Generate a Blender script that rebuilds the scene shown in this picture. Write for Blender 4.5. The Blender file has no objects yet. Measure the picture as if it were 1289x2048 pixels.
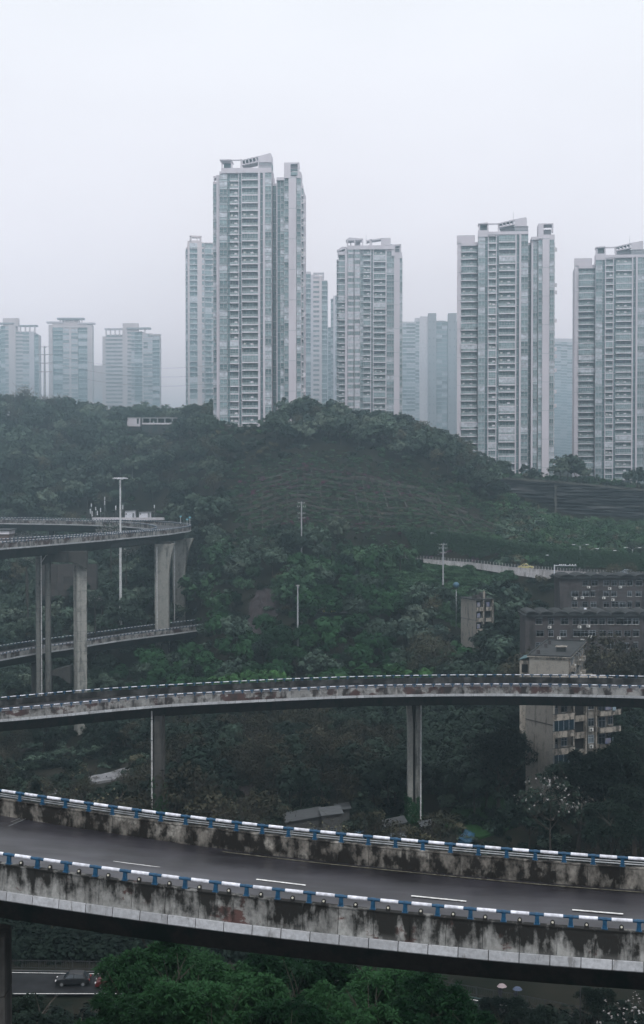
import bpy, math, random, hashlib
import numpy as np
from mathutils import Vector, Matrix

# ------------------------------------------------------------------ camera, sky, light, exposure
SC = bpy.context.scene
F = 2844.0                       # focal length in pixels of the 1289 x 2048 photograph
PITCH = math.atan(64 / F)        # the horizon lies 64 px above the middle
cam_d = bpy.data.cameras.new('camera')
cam = bpy.data.objects.new('camera', cam_d)
SC.collection.objects.link(cam)
SC.camera = cam
cam.location = (0, 0, 0)
cam.rotation_euler = (math.pi / 2 - PITCH, 0, 0)
cam_d.sensor_fit = 'VERTICAL'
cam_d.sensor_height = 36.0
cam_d.lens = 36.0 * F / 2048
cam_d.clip_start = 0.5
cam_d.clip_end = 12000

W = bpy.data.worlds.new('World')
SC.world = W
W.use_nodes = True
nt = W.node_tree
nt.nodes.clear()
SUN_EL, SUN_ROT = math.radians(54), math.radians(168)
sky = nt.nodes.new('ShaderNodeTexSky')
sky.sky_type = 'NISHITA'
sky.sun_disc = False
sky.sun_elevation = SUN_EL
sky.sun_rotation = SUN_ROT
sky.dust_density = 5
# an overcast layer over the Nishita sky: pale grey lavender, a little cooler and brighter high up
tc = nt.nodes.new('ShaderNodeTexCoord')
sep = nt.nodes.new('ShaderNodeSeparateXYZ')
nt.links.new(tc.outputs['Generated'], sep.inputs[0])
cr = nt.nodes.new('ShaderNodeValToRGB')
cr.color_ramp.elements[0].position = 0.0
cr.color_ramp.elements[0].color = (1.40, 1.245, 1.37, 1)
cr.color_ramp.elements[1].position = 0.32
cr.color_ramp.elements[1].color = (0.91, 0.903, 0.948, 1)
e = cr.color_ramp.elements.new(0.14)
e.color = (1.05, 0.99, 1.065, 1)
nt.links.new(sep.outputs['Z'], cr.inputs[0])
nz = nt.nodes.new('ShaderNodeTexNoise')
nz.inputs['Scale'].default_value = 2.6
nz.inputs['Detail'].default_value = 4
mp = nt.nodes.new('ShaderNodeMapping')
mp.inputs['Scale'].default_value = (1, 1, 2.2)
nt.links.new(tc.outputs['Generated'], mp.inputs[0])
nt.links.new(mp.outputs[0], nz.inputs['Vector'])
mr = nt.nodes.new('ShaderNodeMapRange')
mr.inputs['From Min'].default_value = 0.3
mr.inputs['From Max'].default_value = 0.7
mr.inputs['To Min'].default_value = 9.3
mr.inputs['To Max'].default_value = 10.3
nt.links.new(nz.outputs['Fac'], mr.inputs['Value'])
vm = nt.nodes.new('ShaderNodeVectorMath')
vm.operation = 'SCALE'
nt.links.new(cr.outputs[0], vm.inputs[0])
nt.links.new(mr.outputs[0], vm.inputs['Scale'])
mix = nt.nodes.new('ShaderNodeMixRGB')
mix.inputs[0].default_value = 0.96
nt.links.new(sky.outputs[0], mix.inputs[1])
nt.links.new(vm.outputs[0], mix.inputs[2])
bg = nt.nodes.new('ShaderNodeBackground')
bg.inputs['Strength'].default_value = 0.1
nt.links.new(mix.outputs[0], bg.inputs[0])
wo = nt.nodes.new('ShaderNodeOutputWorld')
nt.links.new(bg.outputs[0], wo.inputs[0])

sun_d = bpy.data.lights.new('sun', 'SUN')
sun_d.energy = 1.5
sun_d.angle = math.radians(13)
sun_d.color = (1.0, 0.985, 0.97)
sun = bpy.data.objects.new('sun', sun_d)
SC.collection.objects.link(sun)
sun.rotation_euler = (math.pi / 2 - SUN_EL, 0, math.pi - SUN_ROT)

SC.view_settings.view_transform = 'Standard'
SC.view_settings.look = 'None'
SC.view_settings.gamma = 1.0
SC.view_settings.use_curve_mapping = False
SC.view_settings.exposure = 0.24
SC.cycles.use_denoising = True
SC.cycles.denoising_prefilter = 'ACCURATE'
SC.cycles.volume_bounces = 0
SC.cycles.max_bounces = 5
SC.cycles.diffuse_bounces = 2
SC.cycles.glossy_bounces = 2
SC.cycles.transmission_bounces = 2
SC.cycles.transparent_max_bounces = 6
SC.cycles.caustics_reflective = False
SC.cycles.caustics_refractive = False
HAZE_DENSITY = 0.00072
HAZE_COLOR = (0.64, 0.89, 1.0)

R = random.Random(7)
NR = np.random.default_rng(7)

# ------------------------------------------------------------------ points from the photograph's pixels
CA, SA = math.cos(PITCH), math.sin(PITCH)
def ray(u, v):
    x, y = (u - 644.5) / F, (1024 - v) / F
    return x, CA + SA * y, -SA + CA * y          # world x, y, z
def P(u, v, d):
    x, y, z = ray(u, v)
    s = d / y
    return Vector((x * s, d, z * s))
def PZ(u, v, z0):
    x, y, z = ray(u, v)
    s = z0 / z
    return Vector((x * s, y * s, z0))
def ZV(v, d):
    return P(644.5, v, d).z
def XU(u, d):
    return P(u, 960, d).x

# ------------------------------------------------------------------ terrain height
COMMON = [(-600, -34), (0, -32), (60, -41), (90, -47), (120, -54), (150, -58), (175, -58)]
PROF = [
 (-700, [(230,-56),(345,-58),(460,-46),(545,-32),(575,-14),(620,10),(665,28),(720,31),(1100,44),(1700,40),(3200,0)]),
 (0,    [(230,-57),(300,-62),(345,-66),(372,-66),(410,-56),(460,-47),(545,-34),(575,-16),(610,2),(650,23),(672,29),(720,30),(1100,44),(1700,40),(3200,0)]),
 (150,  [(230,-57),(300,-62),(345,-66),(372,-66),(402,-57),(430,-41),(475,-37),(545,-31),(575,-15),(605,2),(640,18),(665,27),(720,29),(1100,44),(1700,40),(3200,0)]),
 (300,  [(230,-58),(345,-62),(372,-60),(395,-53),(424,-49),(446,-39),(480,-34),(545,-27),(575,-16),(600,6),(625,17),(650,22),(720,26),(1100,44),(1700,40),(3200,0)]),
 (365,  [(230,-58),(345,-61),(395,-57),(475,-49),(530,-36),(560,-18),(590,2),(615,16),(640,22),(720,26),(1100,42),(1700,40),(3200,0)]),
 (430,  [(230,-58),(345,-60),(380,-50),(430,-34),(480,-12),(520,5),(550,17),(562,22),(600,23),(720,27),(1100,40),(1700,40),(3200,0)]),
 (600,  [(230,-58),(345,-59),(375,-46),(400,-34),(425,-24),(440,-17),(470,-7),(500,2.5),(520,13),(538,20),(562,21),(600,22),(720,27),(1100,38),(1700,36),(3200,0)]),
 (740,  [(230,-58),(345,-58),(375,-46),(405,-34),(430,-25),(446,-24),(449,-16.5),(475,-8),(502,1),(518,11),(532,17),(560,19),(600,18),(720,30),(1100,36),(1700,36),(3200,0)]),
 (840,  [(230,-58),(345,-57),(375,-47),(410,-35),(434,-25),(446,-24.8),(449,-17),(475,-10),(505,-1.5),(520,6),(535,11),(560,12),(600,12),(720,26),(1100,34),(1700,34),(3200,0)]),
 (940,  [(230,-58),(330,-57),(375,-47),(405,-38),(424,-26),(436,-25.5),(439,-19),(475,-14),(510,-6),(528,1),(542,4),(560,5),(600,6),(720,14),(1100,24),(1700,24),(3200,0)]),
 (1020, [(230,-58),(320,-55),(372,-45),(398,-37),(412,-26),(424,-26),(427,-21),(475,-17),(510,-12.5),(540,-12),(556,-1),(600,2),(720,4),(1100,14),(1700,14),(3200,0)]),
 (1120, [(230,-58),(300,-54),(325,-50),(372,-44.5),(390,-36),(401,-26.6),(414,-26.6),(417,-23.5),(475,-20),(548,-17.5),(560,-1.2),(600,0),(720,0),(1100,10),(1700,14),(3200,0)]),
 (1289, [(230,-58),(300,-54),(325,-50),(365,-44.5),(380,-36),(390,-27),(404,-27),(407,-24.5),(475,-21),(548,-18.5),(560,-4.5),(600,-4),(720,-2),(1100,8),(1700,10),(3200,0)]),
 (2000, [(230,-58),(300,-54),(325,-50),(365,-44.5),(380,-36),(390,-27),(404,-27),(407,-24.5),(475,-21),(548,-18.5),(560,-5),(600,-4),(720,-2),(1100,8),(1700,10),(3200,0)]),
]
_pu = np.array([p[0] for p in PROF], float)
_pd = [np.array([q[0] for q in COMMON + p[1]], float) for p in PROF]
_pz = [np.array([q[1] for q in COMMON + p[1]], float) for p in PROF]
def H(x, y):
    x = np.asarray(x, float); y = np.asarray(y, float)
    u = 644.5 + F * x / np.maximum(y, 120)
    cols = np.stack([np.interp(y, d, z) for d, z in zip(_pd, _pz)])
    uc = np.clip(u, _pu[0], _pu[-1] - 1e-3)
    i = np.clip(np.searchsorted(_pu, uc, side='right') - 1, 0, len(_pu) - 2)
    t = (uc - _pu[i]) / (_pu[i + 1] - _pu[i])
    flat = cols.reshape(len(_pu), -1); fi = i.ravel(); ft = t.ravel()
    a = flat[fi, np.arange(fi.size)]; b = flat[fi + 1, np.arange(fi.size)]
    h = (a * (1 - ft) + b * ft).reshape(x.shape)
    rough = np.clip((y - 240) / 80, 0, 1) * np.clip((3000 - y) / 500, 0, 1)
    h = h + rough * (0.7 * np.sin(x * 0.11 + 1.3) * np.sin(y * 0.09) + 0.35 * np.sin(x * 0.31 + y * 0.17))
    return h
def HZ(x, y):
    return float(H(np.array([x]), np.array([y]))[0])

# ------------------------------------------------------------------ materials
MATS = {}
def newmat(name):
    m = bpy.data.materials.new(name)
    m.use_nodes = True
    m.node_tree.nodes.clear()
    return m, m.node_tree.nodes, m.node_tree.links
def mat(name, col, rough=0.8, var=0.12, scale=3.0, metal=0.0, col2=None, detail=5, bump=0.0, stretch=(1, 1, 1), spec=0.4, rnd=0.0, lo=0.35, hi=0.65, coord='Object'):
    """procedural colour: two tones mixed by noise; an optional per-object random brightness"""
    if name in MATS: return MATS[name]
    m, N, L = newmat(name)
    out = N.new('ShaderNodeOutputMaterial'); b = N.new('ShaderNodeBsdfPrincipled')
    L.new(b.outputs[0], out.inputs[0])
    b.inputs['Roughness'].default_value = rough
    b.inputs['Metallic'].default_value = metal
    b.inputs['Specular IOR Level'].default_value = spec
    tc = N.new('ShaderNodeTexCoord'); mp = N.new('ShaderNodeMapping'); nz = N.new('ShaderNodeTexNoise')
    geo = N.new('ShaderNodeNewGeometry')
    mp.inputs['Scale'].default_value = stretch
    L.new(geo.outputs['Position'] if coord == 'World' else tc.outputs['Object'], mp.inputs[0])
    L.new(mp.outputs[0], nz.inputs['Vector'])
    nz.inputs['Scale'].default_value = scale; nz.inputs['Detail'].default_value = detail
    r = N.new('ShaderNodeMapRange'); r.inputs['From Min'].default_value = lo; r.inputs['From Max'].default_value = hi
    L.new(nz.outputs['Fac'], r.inputs['Value'])
    mx = N.new('ShaderNodeMixRGB')
    c1 = [c * (1 - var) for c in col]; c2 = list(col2) if col2 else [min(1, c * (1 + var)) for c in col]
    mx.inputs[1].default_value = (*c1, 1); mx.inputs[2].default_value = (*c2, 1)
    L.new(r.outputs[0], mx.inputs[0])
    last = mx.outputs[0]
    if rnd:
        oi = N.new('ShaderNodeObjectInfo'); rr = N.new('ShaderNodeMapRange')
        rr.inputs['To Min'].default_value = 1 - rnd; rr.inputs['To Max'].default_value = 1 + rnd
        L.new(oi.outputs['Random'], rr.inputs['Value'])
        s = N.new('ShaderNodeVectorMath'); s.operation = 'SCALE'
        L.new(last, s.inputs[0]); L.new(rr.outputs[0], s.inputs['Scale']); last = s.outputs[0]
    L.new(last, b.inputs['Base Color'])
    if bump:
        bp = N.new('ShaderNodeBump'); bp.inputs['Strength'].default_value = bump; bp.inputs['Distance'].default_value = 0.05
        L.new(nz.outputs['Fac'], bp.inputs['Height']); L.new(bp.outputs[0], b.inputs['Normal'])
    MATS[name] = m
    return m

def stained(name, base, dark, patch=None, s_big=0.9, s_fine=7.0, streak=(1.6, 1.6, 0.25), amount=0.5, rough=0.85, patch_lo=0.6, bias=0.0, ztop=0.0):
    """weathered concrete: vertical grime streaks over mottled tones, optional patches where the render has come off"""
    if name in MATS: return MATS[name]
    m, N, L = newmat(name)
    out = N.new('ShaderNodeOutputMaterial'); b = N.new('ShaderNodeBsdfPrincipled'); L.new(b.outputs[0], out.inputs[0])
    b.inputs['Roughness'].default_value = rough; b.inputs['Specular IOR Level'].default_value = 0.15
    geo = N.new('ShaderNodeNewGeometry')
    def noise(scale, stretch, det=6, w=0):
        mp = N.new('ShaderNodeMapping'); mp.inputs['Scale'].default_value = stretch; mp.inputs['Location'].default_value = (w, w * 2, w)
        L.new(geo.outputs['Position'], mp.inputs[0])
        n = N.new('ShaderNodeTexNoise'); n.inputs['Scale'].default_value = scale; n.inputs['Detail'].default_value = det
        n.inputs['Roughness'].default_value = 0.65
        L.new(mp.outputs[0], n.inputs['Vector']); return n.outputs['Fac']
    def rng(v, a, c, lo=0.0, hi=1.0):
        r = N.new('ShaderNodeMapRange'); r.inputs['From Min'].default_value = a; r.inputs['From Max'].default_value = c
        r.inputs['To Min'].default_value = lo; r.inputs['To Max'].default_value = hi
        L.new(v, r.inputs['Value']); return r.outputs[0]
    def mixc(f, a, c):
        mx = N.new('ShaderNodeMixRGB')
        if isinstance(f, float): mx.inputs[0].default_value = f
        else: L.new(f, mx.inputs[0])
        for k, v in ((1, a), (2, c)):
            if isinstance(v, tuple): mx.inputs[k].default_value = (*v, 1)
            else: L.new(v, mx.inputs[k])
        return mx.outputs[0]
    st = noise(s_big, streak)
    fine = noise(s_fine, (1, 1, 1), 8, 5)
    big = noise(s_big * 0.8, (1, 1, 1.4), 7, 11)
    col = mixc(rng(fine, 0.35, 0.68), tuple(c * 0.72 for c in base), base)
    if patch: col = mixc(rng(big, patch_lo, patch_lo + 0.04), col, patch)
    f = rng(st, 0.62 - amount * 0.3, 0.66, 0.0, 1.0)
    f2 = rng(noise(s_big * 2.3, (1, 1, 0.8), 9, 17), 0.42, 0.62)
    mm = N.new('ShaderNodeMath'); mm.operation = 'MULTIPLY_ADD'; mm.use_clamp = True
    L.new(f2, mm.inputs[0]); mm.inputs[1].default_value = 0.55; L.new(f, mm.inputs[2])
    gr = mm.outputs[0]
    if ztop:      # run-off grime is thickest under the coping
        tc = N.new('ShaderNodeTexCoord'); sx = N.new('ShaderNodeSeparateXYZ'); L.new(tc.outputs['Object'], sx.inputs[0])
        ad = N.new('ShaderNodeMath'); ad.operation = 'ADD'; mu = rng(sx.outputs['Z'], -1.5, -0.45, -ztop, ztop)
        L.new(gr, ad.inputs[0]); L.new(mu, ad.inputs[1]); gr = ad.outputs[0]
    col = mixc(rng(gr, 0.3 - bias, 1.1 - bias), col, dark)
    oi = N.new('ShaderNodeObjectInfo'); sc_ = N.new('ShaderNodeVectorMath'); sc_.operation = 'SCALE'
    L.new(col, sc_.inputs[0]); L.new(rng(oi.outputs['Random'], 0, 1, 0.82, 1.14), sc_.inputs['Scale']); col = sc_.outputs[0]
    L.new(col, b.inputs['Base Color'])
    bp = N.new('ShaderNodeBump'); bp.inputs['Strength'].default_value = 0.4; bp.inputs['Distance'].default_value = 0.02
    L.new(fine, bp.inputs['Height']); L.new(bp.outputs[0], b.inputs['Normal'])
    MATS[name] = m
    return m

def leafmat(name, c1, c2, rnd=0.3, trans=0.08, rough=0.6, scale=0.25):
    """foliage: two greens mixed over the crown, every tree a little different"""
    if name in MATS: return MATS[name]
    m, N, L = newmat(name)
    out = N.new('ShaderNodeOutputMaterial')
    d = N.new('ShaderNodeBsdfPrincipled'); d.inputs['Roughness'].default_value = rough; d.inputs['Specular IOR Level'].default_value = 0.06
    t = N.new('ShaderNodeBsdfTranslucent'); ms = N.new('ShaderNodeMixShader'); ms.inputs[0].default_value = trans
    L.new(d.outputs[0], ms.inputs[1]); L.new(t.outputs[0], ms.inputs[2]); L.new(ms.outputs[0], out.inputs[0])
    geo = N.new('ShaderNodeNewGeometry'); nz = N.new('ShaderNodeTexNoise'); nz.inputs['Scale'].default_value = scale; nz.inputs['Detail'].default_value = 3
    L.new(geo.outputs['Position'], nz.inputs['Vector'])
    oi = N.new('ShaderNodeObjectInfo')
    a = N.new('ShaderNodeMath'); a.operation = 'MULTIPLY_ADD'; a.inputs[1].default_value = 0.7
    L.new(oi.outputs['Random'], a.inputs[0]); L.new(nz.outputs['Fac'], a.inputs[2])
    r = N.new('ShaderNodeMapRange'); r.inputs['From Min'].default_value = 0.45; r.inputs['From Max'].default_value = 1.15
    L.new(a.outputs[0], r.inputs['Value'])
    mx = N.new('ShaderNodeMixRGB'); mx.inputs[1].default_value = (*c1, 1); mx.inputs[2].default_value = (*c2, 1)
    L.new(r.outputs[0], mx.inputs[0])
    wn = N.new('ShaderNodeTexWhiteNoise'); wn.noise_dimensions = '1D'
    mu = N.new('ShaderNodeMath'); mu.operation = 'MULTIPLY'; mu.inputs[1].default_value = 91.7
    L.new(oi.outputs['Random'], mu.inputs[0]); L.new(mu.outputs[0], wn.inputs['W'])
    rr = N.new('ShaderNodeMapRange'); rr.inputs['To Min'].default_value = 1 - rnd; rr.inputs['To Max'].default_value = 1 + rnd
    L.new(wn.outputs['Value'], rr.inputs['Value'])
    s = N.new('ShaderNodeVectorMath'); s.operation = 'SCALE'
    L.new(mx.outputs[0], s.inputs[0]); L.new(rr.outputs[0], s.inputs['Scale'])
    L.new(s.outputs[0], d.inputs['Base Color']); L.new(s.outputs[0], t.inputs['Color'])
    MATS[name] = m
    return m

def glassmat(name, dark, mid, pale, rough=0.12, p_mid=0.4, p_pale=0.16):
    """window panes seen from outside: dark rooms, drawn blinds and pale curtains, chosen per window"""
    if name in MATS: return MATS[name]
    m, N, L = newmat(name)
    out = N.new('ShaderNodeOutputMaterial'); b = N.new('ShaderNodeBsdfPrincipled'); L.new(b.outputs[0], out.inputs[0])
    b.inputs['Roughness'].default_value = rough; b.inputs['Specular IOR Level'].default_value = 0.9
    oi = N.new('ShaderNodeObjectInfo'); r = N.new('ShaderNodeValToRGB'); r.color_ramp.interpolation = 'CONSTANT'
    E = r.color_ramp.elements
    E[0].position = 0; E[0].color = (*dark, 1)
    E[1].position = 1 - p_pale; E[1].color = (*pale, 1)
    e = E.new(1 - p_pale - p_mid); e.color = (*mid, 1)
    L.new(oi.outputs['Random'], r.inputs[0])
    geo = N.new('ShaderNodeNewGeometry'); nz = N.new('ShaderNodeTexNoise'); nz.inputs['Scale'].default_value = 0.9; nz.inputs['Detail'].default_value = 2
    L.new(geo.outputs['Position'], nz.inputs['Vector'])
    rr = N.new('ShaderNodeMapRange'); rr.inputs['From Min'].default_value = 0.3; rr.inputs['From Max'].default_value = 0.7
    rr.inputs['To Min'].default_value = 0.65; rr.inputs['To Max'].default_value = 1.35
    L.new(nz.outputs['Fac'], rr.inputs['Value'])
    s = N.new('ShaderNodeVectorMath'); s.operation = 'SCALE'; L.new(r.outputs[0], s.inputs[0]); L.new(rr.outputs[0], s.inputs['Scale'])
    L.new(s.outputs[0], b.inputs['Base Color'])
    MATS[name] = m
    return m

# ------------------------------------------------------------------ mesh helpers
COL = SC.collection
class MB:
    """collects boxes, prisms, tubes and quads; build() links them as ONE mesh object"""
    def __init__(s): s.v = []; s.f = []; s.mi = []; s.mats = []
    def m(s, mt):
        if mt not in s.mats: s.mats.append(mt)
        return s.mats.index(mt)
    def add(s, vs, fs, mt):
        o = len(s.v); s.v += [tuple(p) for p in vs]; k = s.m(mt)
        for f in fs: s.f.append(tuple(i + o for i in f)); s.mi.append(k)
        return s
    def box(s, x0, x1, y0, y1, z0, z1, mt):
        return s.add([(x0,y0,z0),(x1,y0,z0),(x1,y1,z0),(x0,y1,z0),(x0,y0,z1),(x1,y0,z1),(x1,y1,z1),(x0,y1,z1)],
                     [(0,3,2,1),(4,5,6,7),(0,1,5,4),(1,2,6,5),(2,3,7,6),(3,0,4,7)], mt)
    def prism(s, pts, a, b, mt, axis='y'):
        """pts: outline in (h, z); extruded from a to b along axis"""
        n = len(pts)
        if axis == 'y': vs = [(p[0], a, p[1]) for p in pts] + [(p[0], b, p[1]) for p in pts]
        elif axis == 'x': vs = [(a, p[0], p[1]) for p in pts] + [(b, p[0], p[1]) for p in pts]
        else: vs = [(p[0], p[1], a) for p in pts] + [(p[0], p[1], b) for p in pts]
        fs = [tuple(range(n)), tuple(range(2 * n - 1, n - 1, -1))] + [(i, i + n, (i + 1) % n + n, (i + 1) % n) for i in range(n)]
        return s.add(vs, fs, mt)
    def tube(s, pts, r, mt, n=8, caps=True):
        pts = [Vector(p) for p in pts]; rs = r if isinstance(r, (list, tuple)) else [r] * len(pts)
        vs = []; fs = []
        for i, p in enumerate(pts):
            t = (pts[min(i + 1, len(pts) - 1)] - pts[max(i - 1, 0)]).normalized()
            a = t.cross(Vector((0, 0, 1)) if abs(t.z) < 0.9 else Vector((1, 0, 0))).normalized(); b = t.cross(a)
            for k in range(n):
                an = 2 * math.pi * k / n
                vs.append(p + (a * math.cos(an) + b * math.sin(an)) * rs[i])
        for i in range(len(pts) - 1):
            for k in range(n):
                fs.append((i * n + k, i * n + (k + 1) % n, (i + 1) * n + (k + 1) % n, (i + 1) * n + k))
        if caps: fs += [tuple(range(n))[::-1], tuple(range((len(pts) - 1) * n, len(pts) * n))]
        return s.add(vs, fs, mt)
    def mesh(s, name):
        me = bpy.data.meshes.new(name); me.from_pydata(s.v, [], s.f)
        for mt in s.mats: me.materials.append(mt)
        me.polygons.foreach_set('material_index', s.mi)
        me.update(); return me
    def build(s, name, parent=None, smooth=False):
        me = s.mesh(name)
        if smooth: me.polygons.foreach_set('use_smooth', [True] * len(me.polygons))
        return link(name, me, parent)
def link(name, me, parent=None, loc=None, rot=None, scale=None):
    o = bpy.data.objects.new(name, me)
    COL.objects.link(o)
    if parent is not None: o.parent = parent
    if loc is not None: o.location = loc
    if rot is not None: o.rotation_euler = rot
    if scale is not None: o.scale = scale
    return o
def tag(o, label=None, cat=None, group=None, kind=None):
    if label: o['label'] = label
    if cat: o['category'] = cat
    if group: o['group'] = group
    if kind: o['kind'] = kind
    return o
def thing(name, label, cat, loc=(0, 0, 0), rz=0.0, group=None):
    o = bpy.data.objects.new(name, None); COL.objects.link(o)
    o.empty_display_size = 0.5
    o.location = loc; o.rotation_euler = (0, 0, rz)
    return tag(o, label, cat, group)
def npmesh(name, V, Q, mt, smooth=False):
    """mesh from numpy vertices and equal-sized faces"""
    me = bpy.data.meshes.new(name); n, k = Q.shape
    me.vertices.add(len(V)); me.vertices.foreach_set('co', V.astype(np.float32).ravel())
    me.loops.add(n * k); me.loops.foreach_set('vertex_index', Q.astype(np.int32).ravel())
    me.polygons.add(n); me.polygons.foreach_set('loop_start', np.arange(n, dtype=np.int32) * k)
    me.polygons.foreach_set('loop_total', np.full(n, k, dtype=np.int32))
    if smooth: me.polygons.foreach_set('use_smooth', np.ones(n, bool))
    if mt: me.materials.append(mt)
    me.update(calc_edges=True); return me
# ------------------------------------------------------------------ material palette
M_SOIL = mat('soil_and_weeds', (0.011, 0.016, 0.011), 0.95, 0.3, 0.12, spec=.05, col2=(0.026, 0.024, 0.019), detail=9, bump=0.5, coord='World')
M_ASPH = mat('wet_asphalt', (0.016, 0.0155, 0.019), 0.36, 0.25, 0.35, col2=(0.030, 0.029, 0.036), detail=8, bump=0.06, coord='World', spec=0.5, stretch=(1, 1, 1))
def wet_patches(m):
    N, L = m.node_tree.nodes, m.node_tree.links; b = next(n for n in N if n.type == 'BSDF_PRINCIPLED')
    g = N.new('ShaderNodeNewGeometry'); mp = N.new('ShaderNodeMapping'); mp.inputs['Scale'].default_value = (.25, .9, 1); nz = N.new('ShaderNodeTexNoise'); nz.inputs['Scale'].default_value = .8; nz.inputs['Detail'].default_value = 5
    r = N.new('ShaderNodeMapRange'); r.inputs['From Min'].default_value = .35; r.inputs['From Max'].default_value = .65; r.inputs['To Min'].default_value = .30; r.inputs['To Max'].default_value = .48
    L.new(g.outputs['Position'], mp.inputs[0]); L.new(mp.outputs[0], nz.inputs['Vector']); L.new(nz.outputs['Fac'], r.inputs['Value']); L.new(r.outputs[0], b.inputs['Roughness'])
wet_patches(M_ASPH)
M_ASPH2 = mat('old_asphalt', (0.05, 0.05, 0.055), 0.6, 0.2, 0.5, coord='World', detail=7)
M_LINE = mat('road_paint', (0.62, 0.62, 0.60), 0.6, 0.3, 6, coord='World', detail=7)
M_LINEY = mat('worn_edge_paint', (0.10, 0.095, 0.07), 0.7, 0.6, 4, coord='World', detail=7)
M_PAR_N = stained('near_parapet_concrete', (0.36, 0.36, 0.345), (0.022, 0.022, 0.021), (0.13, 0.075, 0.068), 0.75, 5.0, (1.5, 1.5, 0.35), 0.62, patch_lo=0.575, bias=.27, ztop=.33)
M_PAR_NF = stained('far_parapet_concrete', (0.30, 0.28, 0.25), (0.020, 0.019, 0.018), (0.42, 0.40, 0.36), 0.75, 4.0, (1.5, 1.5, 0.7), 0.9, patch_lo=0.56, bias=.30, ztop=-.1)
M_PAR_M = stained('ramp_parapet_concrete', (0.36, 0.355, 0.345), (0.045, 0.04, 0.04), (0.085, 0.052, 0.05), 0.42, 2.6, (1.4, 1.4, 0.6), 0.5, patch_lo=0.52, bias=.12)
M_PAR_MI = stained('ramp_parapet_inside', (0.10, 0.10, 0.10), (0.018, 0.018, 0.018), None, 0.5, 2.6, (1.4, 1.4, 0.6), 0.7, bias=.3)  # inner face: grime, plus shade put into the dark base colour
M_FASC = stained('fascia_paint', (0.50, 0.51, 0.53), (0.22, 0.22, 0.22), None, 1.3, 6.0, (2.0, 2.0, 0.4), 0.15)
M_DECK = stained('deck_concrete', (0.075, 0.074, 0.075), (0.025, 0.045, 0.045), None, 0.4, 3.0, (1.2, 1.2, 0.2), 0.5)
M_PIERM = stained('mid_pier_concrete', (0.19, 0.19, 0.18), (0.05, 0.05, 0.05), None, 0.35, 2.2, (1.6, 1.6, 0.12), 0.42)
M_PIER = stained('pier_concrete', (0.37, 0.365, 0.34), (0.09, 0.09, 0.085), None, 0.35, 2.2, (1.6, 1.6, 0.12), 0.42)
M_PIERD = stained('dark_pier_concrete', (0.085, 0.083, 0.08), (0.03, 0.03, 0.03), None, 0.4, 2.2, (1.6, 1.6, 0.12), 0.5)  # pier concrete in a much darker tone
M_JOINT = mat('dark_joint', (0.03, 0.03, 0.03), 0.9)
M_BLUE = mat('blue_rail_paint', (0.008, 0.060, 0.125), 0.42, 0.3, 9, coord='World', spec=0.5)
M_WHITE = mat('white_sleeve', (0.66, 0.67, 0.72), 0.5, 0.25, 5, coord='World', rnd=.12, detail=8)
M_GALV = mat('galvanised_steel', (0.22, 0.23, 0.24), 0.45, 0.25, 3, metal=0.5)
M_PIPE = mat('white_pipe', (0.50, 0.50, 0.50), 0.6, 0.2, 2)
M_POLE = mat('pale_pole', (0.55, 0.56, 0.57), 0.5, 0.15, 2)
M_BLACK = mat('black_rubber', (0.015, 0.015, 0.015), 0.6)
M_LENS = mat('reflector_lens', (0.62, 0.60, 0.50), 0.2, spec=0.8)

# ------------------------------------------------------------------ ground sheet
def axis(segs):
    out = []
    for a, b, s in segs: out += list(np.arange(a, b, s))
    return np.array(out + [segs[-1][1]], float)
gx = axis([(-3400, -1200, 220), (-1200, -400, 50), (-400, -150, 10), (-150, 150, 3), (150, 400, 10), (400, 1200, 50), (1200, 3400, 220)])
gy = axis([(-700, 0, 70), (0, 120, 20), (120, 340, 4), (340, 700, 2.5), (700, 1300, 25), (1300, 3800, 125)])
GX, GY = np.meshgrid(gx, gy)
GZ = H(GX, GY)
nx, ny = len(gx), len(gy)
idx = np.arange(nx * ny).reshape(ny, nx)
Q = np.stack([idx[:-1, :-1], idx[:-1, 1:], idx[1:, 1:], idx[1:, :-1]], -1).reshape(-1, 4)
tag(link('ground', npmesh('ground', np.stack([GX, GY, GZ], -1).reshape(-1, 3), Q, M_SOIL, True)), kind='structure')

# ------------------------------------------------------------------ splines
def dense(pts, step=0.5):
    P_ = np.array([tuple(p) for p in pts], float)
    P_ = np.vstack([2 * P_[0] - P_[1], P_, 2 * P_[-1] - P_[-2]])
    out = []
    for i in range(1, len(P_) - 2):
        p0, p1, p2, p3 = P_[i - 1:i + 3]
        n = max(4, int(np.linalg.norm(p2 - p1) / step))
        # centripetal knots keep closely spaced points from overshooting
        t0 = 0; t1 = np.linalg.norm(p1 - p0) ** .5; t2 = t1 + np.linalg.norm(p2 - p1) ** .5; t3 = t2 + np.linalg.norm(p3 - p2) ** .5
        t = np.linspace(t1, t2, n, endpoint=False)[:, None]
        A1 = (t1 - t) / (t1 - t0) * p0 + (t - t0) / (t1 - t0) * p1
        A2 = (t2 - t) / (t2 - t1) * p1 + (t - t1) / (t2 - t1) * p2
        A3 = (t3 - t) / (t3 - t2) * p2 + (t - t2) / (t3 - t2) * p3
        B1 = (t2 - t) / (t2 - t0) * A1 + (t - t0) / (t2 - t0) * A2
        B2 = (t3 - t) / (t3 - t1) * A2 + (t - t1) / (t3 - t1) * A3
        out.append((t2 - t) / (t2 - t1) * B1 + (t - t1) / (t2 - t1) * B2)
    out = np.vstack(out + [P_[-2][None]])
    # two smoothing passes take the pixel rounding out
    for _ in range(40):
        out[1:-1] = 0.5 * out[1:-1] + 0.25 * (out[:-2] + out[2:])
    return out
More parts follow.
